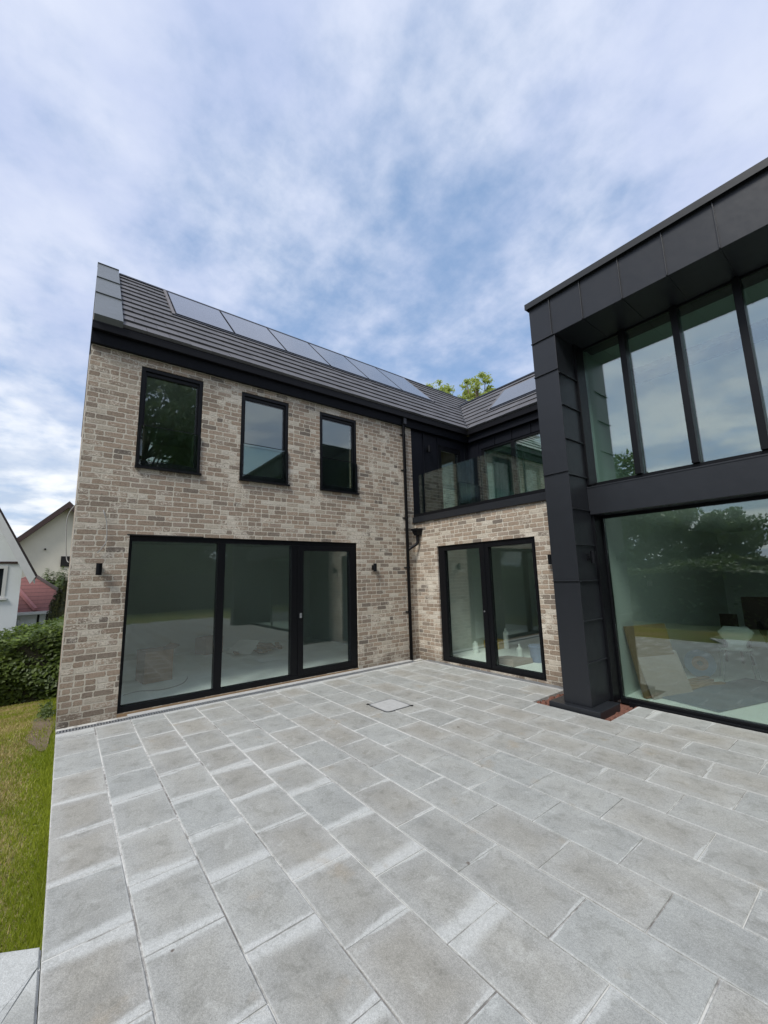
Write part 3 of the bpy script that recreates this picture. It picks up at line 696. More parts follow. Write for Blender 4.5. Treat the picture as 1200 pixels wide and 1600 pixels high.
# valley strip
def VP(t, w_): 
    return (EX - t * S2 + w_, EY + t * S2 + w_, EZ + t * S2)
g = G(); q0 = [LP(EY + .0, 0.0, .045), LP(EY + RR * S2 - .02, RR - .02, .045)]
vdir = Vector((-1, 1, 1)).normalized(); vw = Vector((1, 1, 0)).normalized()
b0 = Vector((EX, EY, EZ + .035)); b1 = b0 + vdir * (RR * S2 * math.sqrt(3))
g.hexa([b0 - vw * .03, b0 + vw * .03, b1 + vw * .03, b1 - vw * .03], [b0 - vw * .025 + Vector((0, 0, .02)), b0 + vw * .025 + Vector((0, 0, .02)), b1 + vw * .025 + Vector((0, 0, .02)), b1 - vw * .025 + Vector((0, 0, .02))])
g.build('valley_strip', 'coping', rl)
# panels
def flashing(Pf, u0, u1, s0, s1, par, top=True):
    g = G(); slab_on(Pf, u0 - .055, u0 - .005, s0 - .05, s1 + .10, .0, .055, g); slab_on(Pf, u1 + .005, u1 + .055, s0 - .05, s1 + .10, .0, .055, g)
    slab_on(Pf, u0 - .004, u1 + .004, s1 + .006, s1 + .11, -.01, .045, g); g.build('flashing', 'tile2', par)
    g = G(); slab_on(Pf, u0 - .06, u1 + .06, s0 - .10, s0 - .012, -.01, .052, g); slab_on(Pf, u0, u1, s0 - .012, s1, -.01, .012, g); g.build('lower_flashing', 'gutter', par)
MT['tile2'] = plain('flashing_grey', (.13, .12, .12), .6)
flashing(LP, PB[0], PB[-1], PS[0], PS[1], rl)
for a, b_ in zip(PB[:-1], PB[1:]):
    g = G(); slab_on(LP, a + .012, b_ - .012, PS[0], PS[1], .013, .058, g); p_ = g.build('solar_panel', 'gutter', rl)
    g = G(); slab_on(LP, a + .022, b_ - .022, PS[0] + .012, PS[1] - .012, .059, .0615, g); g.build('panel_glass', 'solar', p_)
flashing(RP, .50, 3.9, .74, 1.70, rr_)
for a, b_ in ((.50, 2.19), (2.21, 3.9)):
    g = G(); slab_on(RP, a + .012, b_ - .012, .74, 1.70, .013, .058, g); p_ = g.build('solar_panel', 'gutter', rr_)
    g = G(); slab_on(RP, a + .022, b_ - .022, .752, 1.688, .059, .0615, g); g.build('panel_glass', 'solar', p_)
# zinc verge at the gable
g = G(); top_s = RS + .03
for s0, s1 in ((-.02, 1.18), (1.20, 2.28), (2.30, top_s + .03)):
    g.hexa([LP(-5.868, s0, -.10), LP(-5.532, s0, -.10), LP(-5.532, s1, -.10), LP(-5.868, s1, -.10)], [LP(-5.868, s0, .085), LP(-5.532, s0, .085), LP(-5.532, s1, .075), LP(-5.868, s1, .075)])
    g.hexa([LP(-5.872, s1 - .004, .0), LP(-5.528, s1 - .004, .0), LP(-5.528, s1 + .014, .0), LP(-5.872, s1 + .014, .0)], [LP(-5.872, s1 - .004, .096), LP(-5.528, s1 - .004, .096), LP(-5.528, s1 + .014, .096), LP(-5.872, s1 + .014, .096)])
g.hexa([(-2.34, -5.868, EZ + 2.5), (-2.34, -5.532, EZ + 2.5), (-4.85, -5.532, EZ - .02), (-4.85, -5.868, EZ - .02)], [(-2.34, -5.868, EZ + 2.3), (-2.34, -5.532, EZ + 2.3), (-4.85, -5.532, EZ - .2), (-4.85, -5.868, EZ - .2)])
g.build('verge', 'verge', H, bevel=.002)
# gutters and fascias
g = G()
g.box(.015, .150, -5.878, 1.80, 5.205, 5.235); g.box(.125, .152, -5.878, 1.80, 5.12, 5.204); g.box(.015, .124, -5.878, 1.80, 5.12, 5.140)
g.box(.153, 10.0, EY - .012, EY + .12, 5.205, 5.235); g.box(.153, 10.0, EY - .012, EY + .014, 5.12, 5.204); g.box(.153, 10.0, EY + .015, EY + .12, 5.12, 5.140)
g.build('gutter', 'gutter', H, bevel=.003)
g = G(); g.hexa([(.004, -5.876, 4.955), (.062, -5.876, 4.955), (.062, 1.85, 4.955), (.004, 1.85, 4.955)], [(.004, -5.876, 5.118), (.085, -5.876, 5.118), (.085, 1.85, 5.118), (.004, 1.85, 5.118)])
g.box(.063, 10.0, EY + .075, EY + .15, 4.955, 5.118); g.box(-.30, .003, -5.874, -5.862, 4.93, 5.16)
g.box(-.2, .003, .002, 1.95, 5.001, 5.1)
g.build('fascia', 'cladb', H, bevel=.004)
g = G(); dpx, dpy = .062, -.27
g.tube([(dpx, dpy, .01), (dpx, dpy, 4.98), (dpx + .02, dpy, 5.06), (dpx + .03, dpy, 5.14)], .034, 14); dp = g.build('downpipe', 'gutter', H, smooth=True)
g = G(); g.box(.085, .128, dpy - .038, dpy + .04, 4.98, 5.119); g.build('outlet', 'clad', dp)
for z in (.95, 1.85, 2.9, 3.95, 4.75):
    g = G(); g.tube([(dpx, dpy, z - .016), (dpx, dpy, z + .016)], .041, 14); g.box(.001, dpx, dpy - .012, dpy + .012, z - .01, z + .01); g.box(.001, .012, dpy - .065, dpy + .065, z - .012, z + .012)
    g.build('bracket', 'gutter', dp)
g = G(); hx0, hx1 = .09, .25
g.hexa([(hx0 + .03, -.13, 2.52), (hx1 - .03, -.13, 2.52), (hx1 - .03, -.003, 2.52), (hx0 + .03, -.003, 2.52)], [(hx0, -.16, 2.62), (hx1, -.16, 2.62), (hx1, -.003, 2.62), (hx0, -.003, 2.62)])
g.box(hx0 - .012, hx1 + .012, -.172, -.003, 2.621, 2.665)
g.tube([(.17, -.075, 2.53), (.17, -.075, 2.38), (.150, -.10, 2.33), (.085, -.22, 2.25), (.068, -.255, 2.215)], .031, 12); g.build('hopper', 'gutter', dp, bevel=.002)

# the black metal clad box
X0, X1, BY, GY = 3.55, 3.90, -.784, -.06; XE = 9.65
BT, BB = 5.58, 4.955
g = G()
g.box(X0, X1, BY, -.002, .055, BB - .001); g.box(X0, X1, .0, 1.93, 2.93, BB - .001); g.box(X0, XE, BY, GY + .30, BB, BT); g.box(X0, XE, GY + .301, 5.6, 5.29, BT - .002)
g.box(X0, 3.86, .285, 5.6, -.1, 5.288); g.box(3.87, XE, 5.57, 5.6, -.1, 5.28); g.box(XE - .35, XE, BY, 5.56, -.1, BB - .001)
s_ = .012; pr = .020
for x in (3.868, 4.30, 4.782, 5.258, 5.734, 6.21, 6.69, 7.17, 7.65, 8.13, 8.61, 9.09): g.box(x - s_ / 2, x + s_ / 2, BY - pr, BY - .0005, BB + .0015, BT)
for z in (BB, 4.437, 2.995, 1.562): g.box(X0 - .004, X1 + .002, BY - pr, BY - .0005, z - s_ / 2, z + s_ / 2)
for z in (4.385, 3.92, 3.443, 2.948, 2.488, 2.018, 1.555, 1.06, .56): g.box(X1 + .0005, X1 + pr, BY + .002, -.30, z - s_ / 2, z + s_ / 2)
for x in (3.868, 4.30, 4.782, 5.258, 5.734, 6.21, 6.69): g.box(x - s_ / 2, x + s_ / 2, BY + .01, GY - .01, BB - .008, BB - .0005)
mf = g.build('metal_clad_box', 'clad', H, bevel=.0025)
g = G(); g.box(X0 - .035, XE + .03, BY - .038, BY + .3, BT + .001, BT + .022); g.box(X0 - .035, XE + .03, BY - .038, BY - .030, BT - .062, BT); g.box(X0 - .035, X0 - .027, BY - .029, 5.6, BT - .062, BT); g.box(X0 - .035, XE, BY + .301, 5.6, BT + .001, BT + .018)
g.hexa([(X0 - .036, BY - .050, BT - .070), (XE, BY - .050, BT - .070), (XE, BY - .038, BT - .055), (X0 - .036, BY - .038, BT - .055)], [(X0 - .036, BY - .046, BT + .022), (XE, BY - .046, BT + .022), (XE, BY - .038, BT + .024), (X0 - .036, BY - .038, BT + .024)])
g.build('coping', 'coping', mf)
g = G(); g.box(3.40, 4.04, -.888, -.35, -.095, .052); g.box(3.40, 3.54, -.349, -.02, -.095, .052); g.build('plinth', 'clad', mf, bevel=.008)
# horizontal beam
g = G(); g.hexa([(X1 + .002, -.325, 2.435), (XE - .351, -.325, 2.435), (XE - .351, -.03, 2.435), (X1 + .002, -.03, 2.435)], [(X1 + .002, -.325, 2.818), (XE - .351, -.325, 2.818), (XE - .351, -.03, 2.845), (X1 + .002, -.03, 2.845)])
g.box(X1 + .003, XE - .352, -.331, -.326, 2.80, 2.818)
g.build('beam', 'clad', H, bevel=.004)
# glazing: frames, mullions, panes
g = G(); zT = BB - .002
g.box(X1 + .001, X1 + .035, -.30, GY - .002, 2.846, zT); g.box(X1 + .001, X1 + .035, -.28, GY - .002, .02, 2.434)
g.box(X1 + .036, XE - .352, GY - .05, GY + .06, 2.847, 2.905); g.box(X1 + .036, XE - .352, GY - .02, GY + .06, zT - .025, zT)
mx_ = [4.496 + .611 * k for k in range(8)]
for x in mx_: g.box(x - .036, x + .036, GY - .095, GY + .05, 2.906, zT - .001 if False else zT - .026)
uf = g.build('upper_glazing', 'frame', H, bevel=.003)
e0 = [X1 + .036] + [x + .037 for x in mx_]; e1 = [x - .037 for x in mx_] + [XE - .352]
for a, b_ in zip(e0, e1): pane('y', GY, a, b_, 2.907, zT - .027, uf, 'upglass')
g = G(); g.box(X1 + .036, XE - .352, GY - .03, GY + .05, -.02, .052); g.box(X1 + .036, XE - .352, GY - .01, GY + .05, 2.39, 2.433); g.box(X1 + .036, X1 + .062, GY - .01, GY + .05, .053, 2.389)
g.box(X1 + .15, XE - .352, GY - .075, GY - .032, -.09, .018); g.box(7.4, 7.46, GY - .01, GY + .05, .053, 2.389)
lf = g.build('lower_glazing', 'frame', H, bevel=.003)
pane('y', GY, X1 + .063, 7.399, .0535, 2.389, lf, 'bigglass'); pane('y', GY, 7.461, XE - .352, .0535, 2.389, lf, 'bigglass')

# ------------------------------------------------------------ wall lights
LAMPG = 'black up and down wall lights'
def lamp(axis, p, z, label, nm='wall_lamp'):
    x, y = p; o = empty(nm, (x, y, z), label, 'wall light', LAMPG); dx_, dy_ = ((1, 0) if axis == 'x' else (0, -1))
    g = G()
    if axis == 'x': g.box(x + .0005, x + .018, y - .030, y + .030, z - .045, z + .045); g.box(x + .0185, x + .040, y - .018, y + .018, z - .02, z + .02)
    else: g.box(x - .030, x + .030, y - .018, y - .0005, z - .045, z + .045); g.box(x - .018, x + .018, y - .040, y - .0185, z - .02, z + .02)
    g.build('back_plate', 'frame', o, bevel=.003)
    cx, cy = x + dx_ * .072, y + dy_ * .072
    g = G(); g.tube([(cx, cy, z - .075), (cx, cy, z + .075)], .034, 20, cap=False)
    n0 = [(cx + .026 * math.cos(k * .314159), cy + .026 * math.sin(k * .314159)) for k in range(20)]
    for zz_ in (-.06, .06): g.add([(q[0], q[1], z + zz_) for q in n0], [tuple(range(20))])
    g.tube([(cx, cy, z - .0755), (cx, cy, z - .06)], .0335, 20, cap=False)
    g.build('shade', 'frame', o, smooth=False)
    g = G(); g.tube([(cx, cy, z - .058), (cx, cy, z + .058)], .020, 14); g.build('lens', 'white', o)
lamp('x', (0, -5.57), 1.87, 'black wall light on the brick pier left of the big three-pane door')
lamp('x', (0, -1.14), 1.86, 'black wall light on brick between the three-pane door and the downpipe')
lamp('y', (3.125, 0), 1.87, 'black wall light on brick between the double door and metal pillar')
lamp('x', (X1, -.50), 1.86, 'black wall light on the right face of the metal clad pillar')
lamp('x', (-.010, .50), 4.56, 'small black wall light on dark cladding above the glass balcony')

# loose cables on the wall and at the corner
def cable(name, pts, rad, m, label):
    P_ = [Vector(p) for p in pts]; out = []
    for i in range(len(P_) - 1):
        p0, p1, p2, p3 = P_[max(i - 1, 0)], P_[i], P_[i + 1], P_[min(i + 2, len(P_) - 1)]
        for k in range(6):
            t = k / 6; out.append(.5 * ((2 * p1) + (p2 - p0) * t + (2 * p0 - 5 * p1 + 4 * p2 - p3) * t * t + (3 * p1 - p0 - 3 * p2 + p3) * t ** 3))
    out.append(P_[-1]); g = G(); g.tube(out, rad * .75, 8); return tag(g.build(name, m, smooth=True), label, 'cable')
cable('cable', [(.0, -5.575, 2.65), (.03, -5.56, 2.60), (.03, -5.525, 2.47), (.03, -5.515, 2.25), (.035, -5.55, 2.16), (.03, -5.60, 2.08)], .0075, 'cable', 'short loose grey cable hanging from brickwork above the pier wall light')
cable('cable', [(-.25, -5.862, 2.75), (-.28, -5.92, 2.65), (-.30, -5.945, 2.51), (-.30, -5.93, 2.21), (-.30, -5.91, 2.02), (-.27, -5.885, 1.97)], .008, 'cable', 'pale cable looping off the gable corner in front of the cream house')

# ------------------------------------------------------------ things seen inside through the glass
def boxthing(name, c, sx, sy, h, rz, m, label, cat, flaps=False, t=None):
    """open or closed carton with thin walls"""
    o = empty(name, c, label, cat)
    def tr(q): 
        a = rz; return (c[0] + q[0] * math.cos(a) - q[1] * math.sin(a), c[1] + q[0] * math.sin(a) + q[1] * math.cos(a), c[2] + q[2])
    g = G(); w_ = .008
    def bx(a, b_, c_, d_, e_, f_):
        k = [(a, c_), (b_, c_), (b_, d_), (a, d_)]; g.hexa([tr((*p, e_)) for p in k], [tr((*p, f_)) for p in k])
    x, y = sx / 2, sy / 2
    bx(-x, x, -y, -y + w_, 0, h); bx(-x, x, y - w_, y, 0, h); bx(-x, -x + w_, -y + w_, y - w_, 0, h); bx(x - w_, x, -y + w_, y - w_, 0, h); bx(-x + w_, x - w_, -y + w_, y - w_, 0, w_)
    g.build('carton', m, o)
    if flaps:
        g = G(); g.hexa([tr((-x, y, h)), tr((x, y, h)), tr((x, y + .10, h + .05)), tr((-x, y + .10, h + .05))], [tr((-x, y, h + .006)), tr((x, y, h + .006)), tr((x, y + .10, h + .056)), tr((-x, y + .10, h + .056))])
        g.build('flap', m, o)
        g = G(); g.hexa([tr((x - .002, -y, h)), tr((x - .002, y, h)), tr((x + .08, y, h - .10)), tr((x + .08, -y, h - .10))], [tr((x + .003, -y, h + .003)), tr((x + .003, y, h + .003)), tr((x + .086, y, h - .10)), tr((x + .086, -y, h - .10))])
    return o
boxthing('cardboard_box', (-1.72, -4.58, .04), .46, .44, .50, R(8), 'card', 'tall open cardboard carton on the floor behind the left pane', 'box', True)
boxthing('cardboard_box', (-3.75, -3.15, .04), .40, .45, .36, R(20), 'card', 'low brown carton by the back wall behind the sliding door', 'box')
g = G()
rr2 = random.Random(8)
for k in range(16):
    x, y, a = rr2.uniform(-3.4, -2.6), rr2.uniform(-2.9, -1.6), rr2.uniform(-.5, .5); l_ = rr2.uniform(.25, .6); z = .04 + .012 * k * .7
    k4 = [(x + math.cos(a + q) * l_ / 2 * s2 - math.sin(a) * .05 * t2, y + math.sin(a + q) * l_ / 2 * s2 + math.cos(a) * .05 * t2) for q, s2, t2 in ((0, -1, -1), (0, 1, -1), (0, 1, 1), (0, -1, 1))]
    g.hexa([(*p, z) for p in k4], [(*p, z + .02) for p in k4])
tag(g.build('timber_offcuts', 'wood'), 'scattered heap of flooring offcuts on the floor behind the middle pane', 'offcuts')
g = G(); g.hexa([(-3.3, -2.9, .06), (-2.7, -2.55, .06), (-2.8, -2.3, .33), (-3.35, -2.6, .30)], [(-3.3, -2.9, .068), (-2.7, -2.55, .068), (-2.8, -2.3, .338), (-3.35, -2.6, .308)])
tag(g.build('white_sheet', 'white'), 'white card sheet tilted on the heap of offcuts', 'card')
cable('extension_lead', [(-.9, -5.1, .05), (-1.0, -4.9, .05), (-.85, -4.6, .05), (-1.0, -4.3, .05), (-1.3, -4.15, .05), (-1.5, -4.1, .05)], .006, 'dcable', 'thin dark lead lying on the floor before the tall carton')
# right room
g = G(); a0, a1 = (3.975, .12), (4.13, .80)
lx, ly = a1[0] - a0[0], a1[1] - a0[1]
def lean(name, p, q, dep, h, top, th, m, label, cat):
    n_ = Vector((q[1] - p[1], p[0] - q[0])).normalized() * th
    if n_.x < 0: n_ = -n_
    g = G(); pr_ = [(p[0], p[1]), (q[0], q[1])]
    lo = [(p[0], p[1], .035), (q[0], q[1], .035), (q[0] + n_.x, q[1] + n_.y, .035), (p[0] + n_.x, p[1] + n_.y, .035)]
    hi = [(x + dep[0], y + dep[1], z + h) for x, y, z in lo]
    g.hexa(lo, hi); return tag(g.build(name, m, bevel=.004), label, cat)
lean('wooden_crate', (4.12, .14), (4.36, .82), (-.17, .05), .88, 0, .05, 'card2', 'tall brown board leaning on the left wall inside the big lower window', 'board')
lean('cardboard_sheet', (4.22, .155), (4.46, .84), (-.16, .05), .52, 0, .02, 'paper', 'smaller greyish card sheet leaning in front of the tall brown board', 'card')
g = G(); g.hexa([(4.25, .30, .034), (4.90, .14, .034), (5.50, 2.0, .034), (4.75, 2.2, .034)], [(4.25, .30, .05), (4.90, .14, .05), (5.50, 2.0, .05), (4.75, 2.2, .05)])
tag(g.build('floor_mat', 'mat', bevel=.004), 'flat slate grey mat lying on the floor inside the big lower window', 'mat')
def ring(name, c, r0, r1, th, tilt, m1, m2, label):
    o = empty(name, c, label, 'tape roll'); T = Matrix.Translation(c) @ Matrix.Rotation(tilt, 4, Vector((1, .3, 0)))
    for nm, ra, rb, mm in (('tape', r0, r1, m1), ('core', r0 * .35, r0 - .002, m2)):
        g = G(); n = 28; vs = []
        for z, r_ in ((0, ra), (0, rb), (th, rb), (th, ra)): vs += [tuple(T @ Vector((r_ * math.cos(2 * math.pi * k / n), r_ * math.sin(2 * math.pi * k / n), z))) for k in range(n)]
        g.add(vs, [(a_ * n + k, a_ * n + (k + 1) % n, ((a_ + 1) % 4) * n + (k + 1) % n, ((a_ + 1) % 4) * n + k) for a_ in range(4) for k in range(n)])
        g.build(nm, mm, o)
ring('cable_drum', (4.28, 1.95, .22), .105, .20, .06, R(75), 'blue', 'card', 'blue roll with tan core standing on the floor left of the chair')
g = G()
for (a, b_, c_) in (((4.2, .9), (4.45, 1.7), .05), ((4.28, 1.0), (4.6, 1.6), .06), ((4.15, 1.1), (4.35, 1.9), .04), ((4.4, .8), (4.5, 1.5), .03)):
    n_ = Vector((b_[1] - a[1], a[0] - b_[0])).normalized() * c_; k4 = [a, b_, (b_[0] + n_.x, b_[1] + n_.y), (a[0] + n_.x, a[1] + n_.y)]
    g.hexa([(*p, .035 + c_ * .1) for p in k4], [(*p, .055 + c_ * .3) for p in k4])
tag(g.build('timber_strips', 'wood'), 'loose pale timber strips on the floor beside the leaning board', 'timber')
# chair
def chair(c, rz, label, m, with_group=None):
    o = empty('shell_chair', (c[0], c[1], .03), label, 'chair', with_group); ca, sa = math.cos(rz), math.sin(rz)
    def tr(x, y, z): return (c[0] + x * ca - y * sa, c[1] + x * sa + y * ca, .03 + z)
    prof = [(-.20, .40), (-.16, .44), (-.05, .445), (.06, .44), (.14, .45), (.19, .50), (.215, .57), (.235, .64), (.255, .72), (.27, .80)]
    wd = [.15, .19, .205, .20, .17, .10, .11, .17, .205, .13]
    nu = 9; top = []; 
    for (py, pz), w_ in zip(prof, wd): top.append([((k / (nu - 1) * 2 - 1) * w_, py - .02 * (abs(k / (nu - 1) * 2 - 1)) ** 2 * (1 if pz > .5 else 0), pz + (.015 * (k / (nu - 1) * 2 - 1) ** 2 if pz < .5 else 0)) for k in range(nu)])
    vs = [tr(*p) for rw in top for p in rw]; n0 = len(vs); vs += [tr(p[0], p[1] - (.012 if p[2] > .5 else 0), p[2] - (.012 if p[2] <= .5 else 0)) for rw in top for p in rw]
    fs = []; nr = len(top)
    for i in range(nr - 1):
        for k in range(nu - 1):
            q = (i * nu + k, i * nu + k + 1, (i + 1) * nu + k + 1, (i + 1) * nu + k); fs.append(q); fs.append(tuple(n0 + j for j in q[::-1]))
    bd = [k for k in range(nu)] + [i * nu + nu - 1 for i in range(1, nr)] + [(nr - 1) * nu + k for k in range(nu - 2, -1, -1)] + [i * nu for i in range(nr - 2, 0, -1)]
    fs += [(bd[i], n0 + bd[i], n0 + bd[(i + 1) % len(bd)], bd[(i + 1) % len(bd)]) for i in range(len(bd))]
    g = G(); g.add(vs, fs); g.build('shell', m, o, smooth=True)
    for x, y in ((-.16, -.15), (.16, -.15), (-.16, .14), (.16, .14)):
        g = G(); g.tube([tr(x * .3, y * .2, .425), tr(x * .85, y * .85, .41), tr(x * 1.05, y * 1.1, .36), tr(x * 1.3, y * 1.35, .0)], .008, 8); g.build('leg', 'steel', o, smooth=True)
chair((4.72, 2.05), R(200), 'pale shell chair with thin steel legs inside the big lower window', 'teal')
chair((5.15, 2.75), R(90), 'dark shell chair behind the pale one at the right frame edge', 'frame')
g = G(); g.box(4.60, 5.7, 3.4, 3.44, .62, 1.17); g.box(4.6, 4.64, 3.4, 3.44, .03, .62); g.box(5.66, 5.7, 3.4, 3.44, .03, .62)
tag(g.build('display_board', 'brown', bevel=.004), 'large dark brown wooden board standing behind the pale shell chair', 'board')
g = G(); g.box(4.25, 4.50, 3.45, 3.48, .58, .86); g.box(4.25, 4.28, 3.45, 3.48, .03, .58); g.box(4.47, 4.5, 3.45, 3.48, .03, .58)
tag(g.build('display_board', 'brown', bevel=.004), 'small dark brown board left of the large one', 'board')
# things behind the double door
def lathe(name, c, prof, m, label, cat, extra=None):
    g = G(); n = 20; vs = []
    for r_, z in prof: vs += [(c[0] + r_ * math.cos(2 * math.pi * k / n), c[1] + r_ * math.sin(2 * math.pi * k / n), c[2] + z) for k in range(n)]
    g.add(vs, [(i * n + k, i * n + (k + 1) % n, (i + 1) * n + (k + 1) % n, (i + 1) * n + k) for i in range(len(prof) - 1) for k in range(n)])
    g.add(vs[:n], [tuple(range(n))[::-1]]); g.add(vs[-n:], [tuple(range(n))])
    if extra: extra(g, c)
    return tag(g.build(name, m, smooth=False), label, cat)
def handle(g, c): g.tube([(c[0] + .15 * math.cos(t * .314), c[1] - .04, c[2] + .30 - .10 * math.sin(t * .314)) for t in range(11)], .004, 6)
lathe('paint_bucket', (2.0, 1.15, .041), [(.12, 0), (.145, .26), (.152, .26), (.152, .285), (.145, .285), (.145, .30), (.12, .30)], 'bluew', 'blue-grey lidded bucket behind the right leaf of the double door', 'bucket', handle)
lathe('paint_bottle', (1.55, 1.25, .041), [(.05, 0), (.055, .02), (.055, .17), (.03, .20), (.018, .21), (.018, .26)], 'teal', 'pale bottle standing left of the blue-grey bucket', 'bottle')
lathe('paint_bottle', (.62, 1.05, .041), [(.06, 0), (.065, .02), (.065, .16), (.06, .20), (.03, .205), (.03, .235)], 'teal', 'wide pale bottle behind the left leaf of the double door', 'bottle')
lathe('paint_bottle', (.78, 1.9, .041), [(.055, 0), (.06, .02), (.06, .34), (.03, .37), (.025, .43)], 'white', 'tall white bottle beside the middle stile of the double door', 'bottle')
g = G(); g.box(.35, .75, 1.65, 1.95, .042, .20); g.box(.37, .73, 1.67, 1.93, .2005, .225); g.box(.48, .62, 1.78, 1.81, .2255, .26)
tag(g.build('tool_case', 'yellow', bevel=.012), 'yellow tool case on the floor behind the double door', 'case')
g = G(); g.hexa([(1.35, .55, .041), (1.95, .45, .041), (2.0, 1.0, .041), (1.4, 1.05, .041)], [(1.36, .56, .11), (1.94, .46, .16), (1.99, .99, .13), (1.41, 1.04, .09)])
tag(g.build('plastic_sheet', 'paper', bevel=.01), 'folded dust sheet on the floor before the blue-grey bucket', 'sheet')
g = G(); g.box(.8, 3.2, 3.2, 3.8, .041, .75); g.box(.78, 3.22, 3.18, 3.82, .751, .79); kt = tag(g.build('kitchen_counter', 'wood', bevel=.004), 'low timber counter at the back of the double door room', 'counter')

# ------------------------------------------------------------ leaves, trees, hedges
def leaf_cloud(name, pts, sizes, m, parent, seed, aspect=.55, tilt=1.0, outn=None):
    rs = np.random.RandomState(seed); n = len(pts); pts = np.asarray(pts, float); sizes = np.asarray(sizes, float)[:, None]
    nv = rs.normal(size=(n, 3)); nv[:, 2] = np.abs(nv[:, 2]) * tilt + .2
    if outn is not None: nv = nv * .55 + outn
    nv /= np.linalg.norm(nv, axis=1)[:, None]
    rd = rs.normal(size=(n, 3)); a = np.cross(nv, rd); a /= np.linalg.norm(a, axis=1)[:, None]; b = np.cross(nv, a)
    q = np.stack([pts - a * sizes, pts - b * sizes * aspect - a * sizes * .1, pts + a * sizes + nv * sizes * .15, pts + b * sizes * aspect - a * sizes * .1], 1).reshape(-1, 3)
    me = bpy.data.meshes.new(name); me.vertices.add(4 * n); me.vertices.foreach_set('co', q.ravel())
    me.loops.add(4 * n); me.loops.foreach_set('vertex_index', np.arange(4 * n)); me.polygons.add(n)
    me.polygons.foreach_set('loop_start', np.arange(n) * 4); me.polygons.foreach_set('loop_total', np.full(n, 4)); me.update()
    me.attributes.new('leaf_tone', 'FLOAT', 'FACE').data.foreach_set('value', rs.rand(n))
    return link(name, me, m, parent)
def tree(c, height, crown_r, nleaf, leaf, m, label, seed, zlow=.35, clumps=40, group=None, name='tree'):
    rs = np.random.RandomState(seed); o = empty(name, c, label, 'tree', group)
    g = G(); top = height * .72; cx, cy, cz = c
    tr = [(cx + rs.uniform(-.02, .02) * height * k / 5, cy + rs.uniform(-.02, .02) * height * k / 5, cz + top * k / 5) for k in range(6)]
    r0 = height * .022; g.tube(tr, [r0 * (1 - .14 * k) for k in range(6)], 8)
    cl = []
    for k in range(clumps):
        u = rs.uniform(-1, 1); ph = rs.uniform(0, 2 * math.pi); rr = rs.uniform(.35, 1) ** .6
        zc = height * (zlow + (1 - zlow) * (.5 + .46 * u * rr)); wr = crown_r * rr * math.sqrt(max(0, 1 - (u * rr) ** 2)) * (1.0 + rs.uniform(-.15, .2))
        cl.append((cx + wr * math.cos(ph), cy + wr * math.sin(ph), cz + zc, crown_r * rs.uniform(*((.16, .34) if clumps < 120 else (.10, .22)))))
        if k % 2 == 0:
            i = min(int(zc / top * 4), 4); p0 = Vector(tr[i]); p1 = Vector(cl[-1][:3]); mid = p0.lerp(p1, .5) + Vector((0, 0, .06 * height * rs.uniform(-.3, .8)))
            g.tube([p0, mid, p1], [r0 * .35, r0 * .2, r0 * .06], 6)
    g.build('trunk', 'bark', o, smooth=True)
    pts = []; sz = []
    per = nleaf // clumps
    for x, y, z, r_ in cl:
        v = rs.normal(size=(per, 3))
        if clumps < 120: v /= np.linalg.norm(v, axis=1)[:, None]; v *= (rs.rand(per, 1) ** .45) * r_
        else: v *= r_ * .55
        v[:, 2] *= .75
        pts.append(v + (x, y, z)); sz.append(rs.uniform(.6, 1.3, per) * leaf)
    leaf_cloud('crown', np.concatenate(pts), np.concatenate(sz), m, o, seed + 1)
    return o
# fresh green tree tops over the roof valley
tree((-11.0, 12.5, -1.0), 15.55, 1.25, 13000, .07, 'leafl', 'fresh green tree top peeping over the ridge left of the roof valley', 11, .66, 170)
tree((-7.5, 12.2, -1.0), 14.4, 1.25, 17000, .07, 'leafl', 'fresh green tree top standing in the gap above the roof valley', 23, .62, 200)

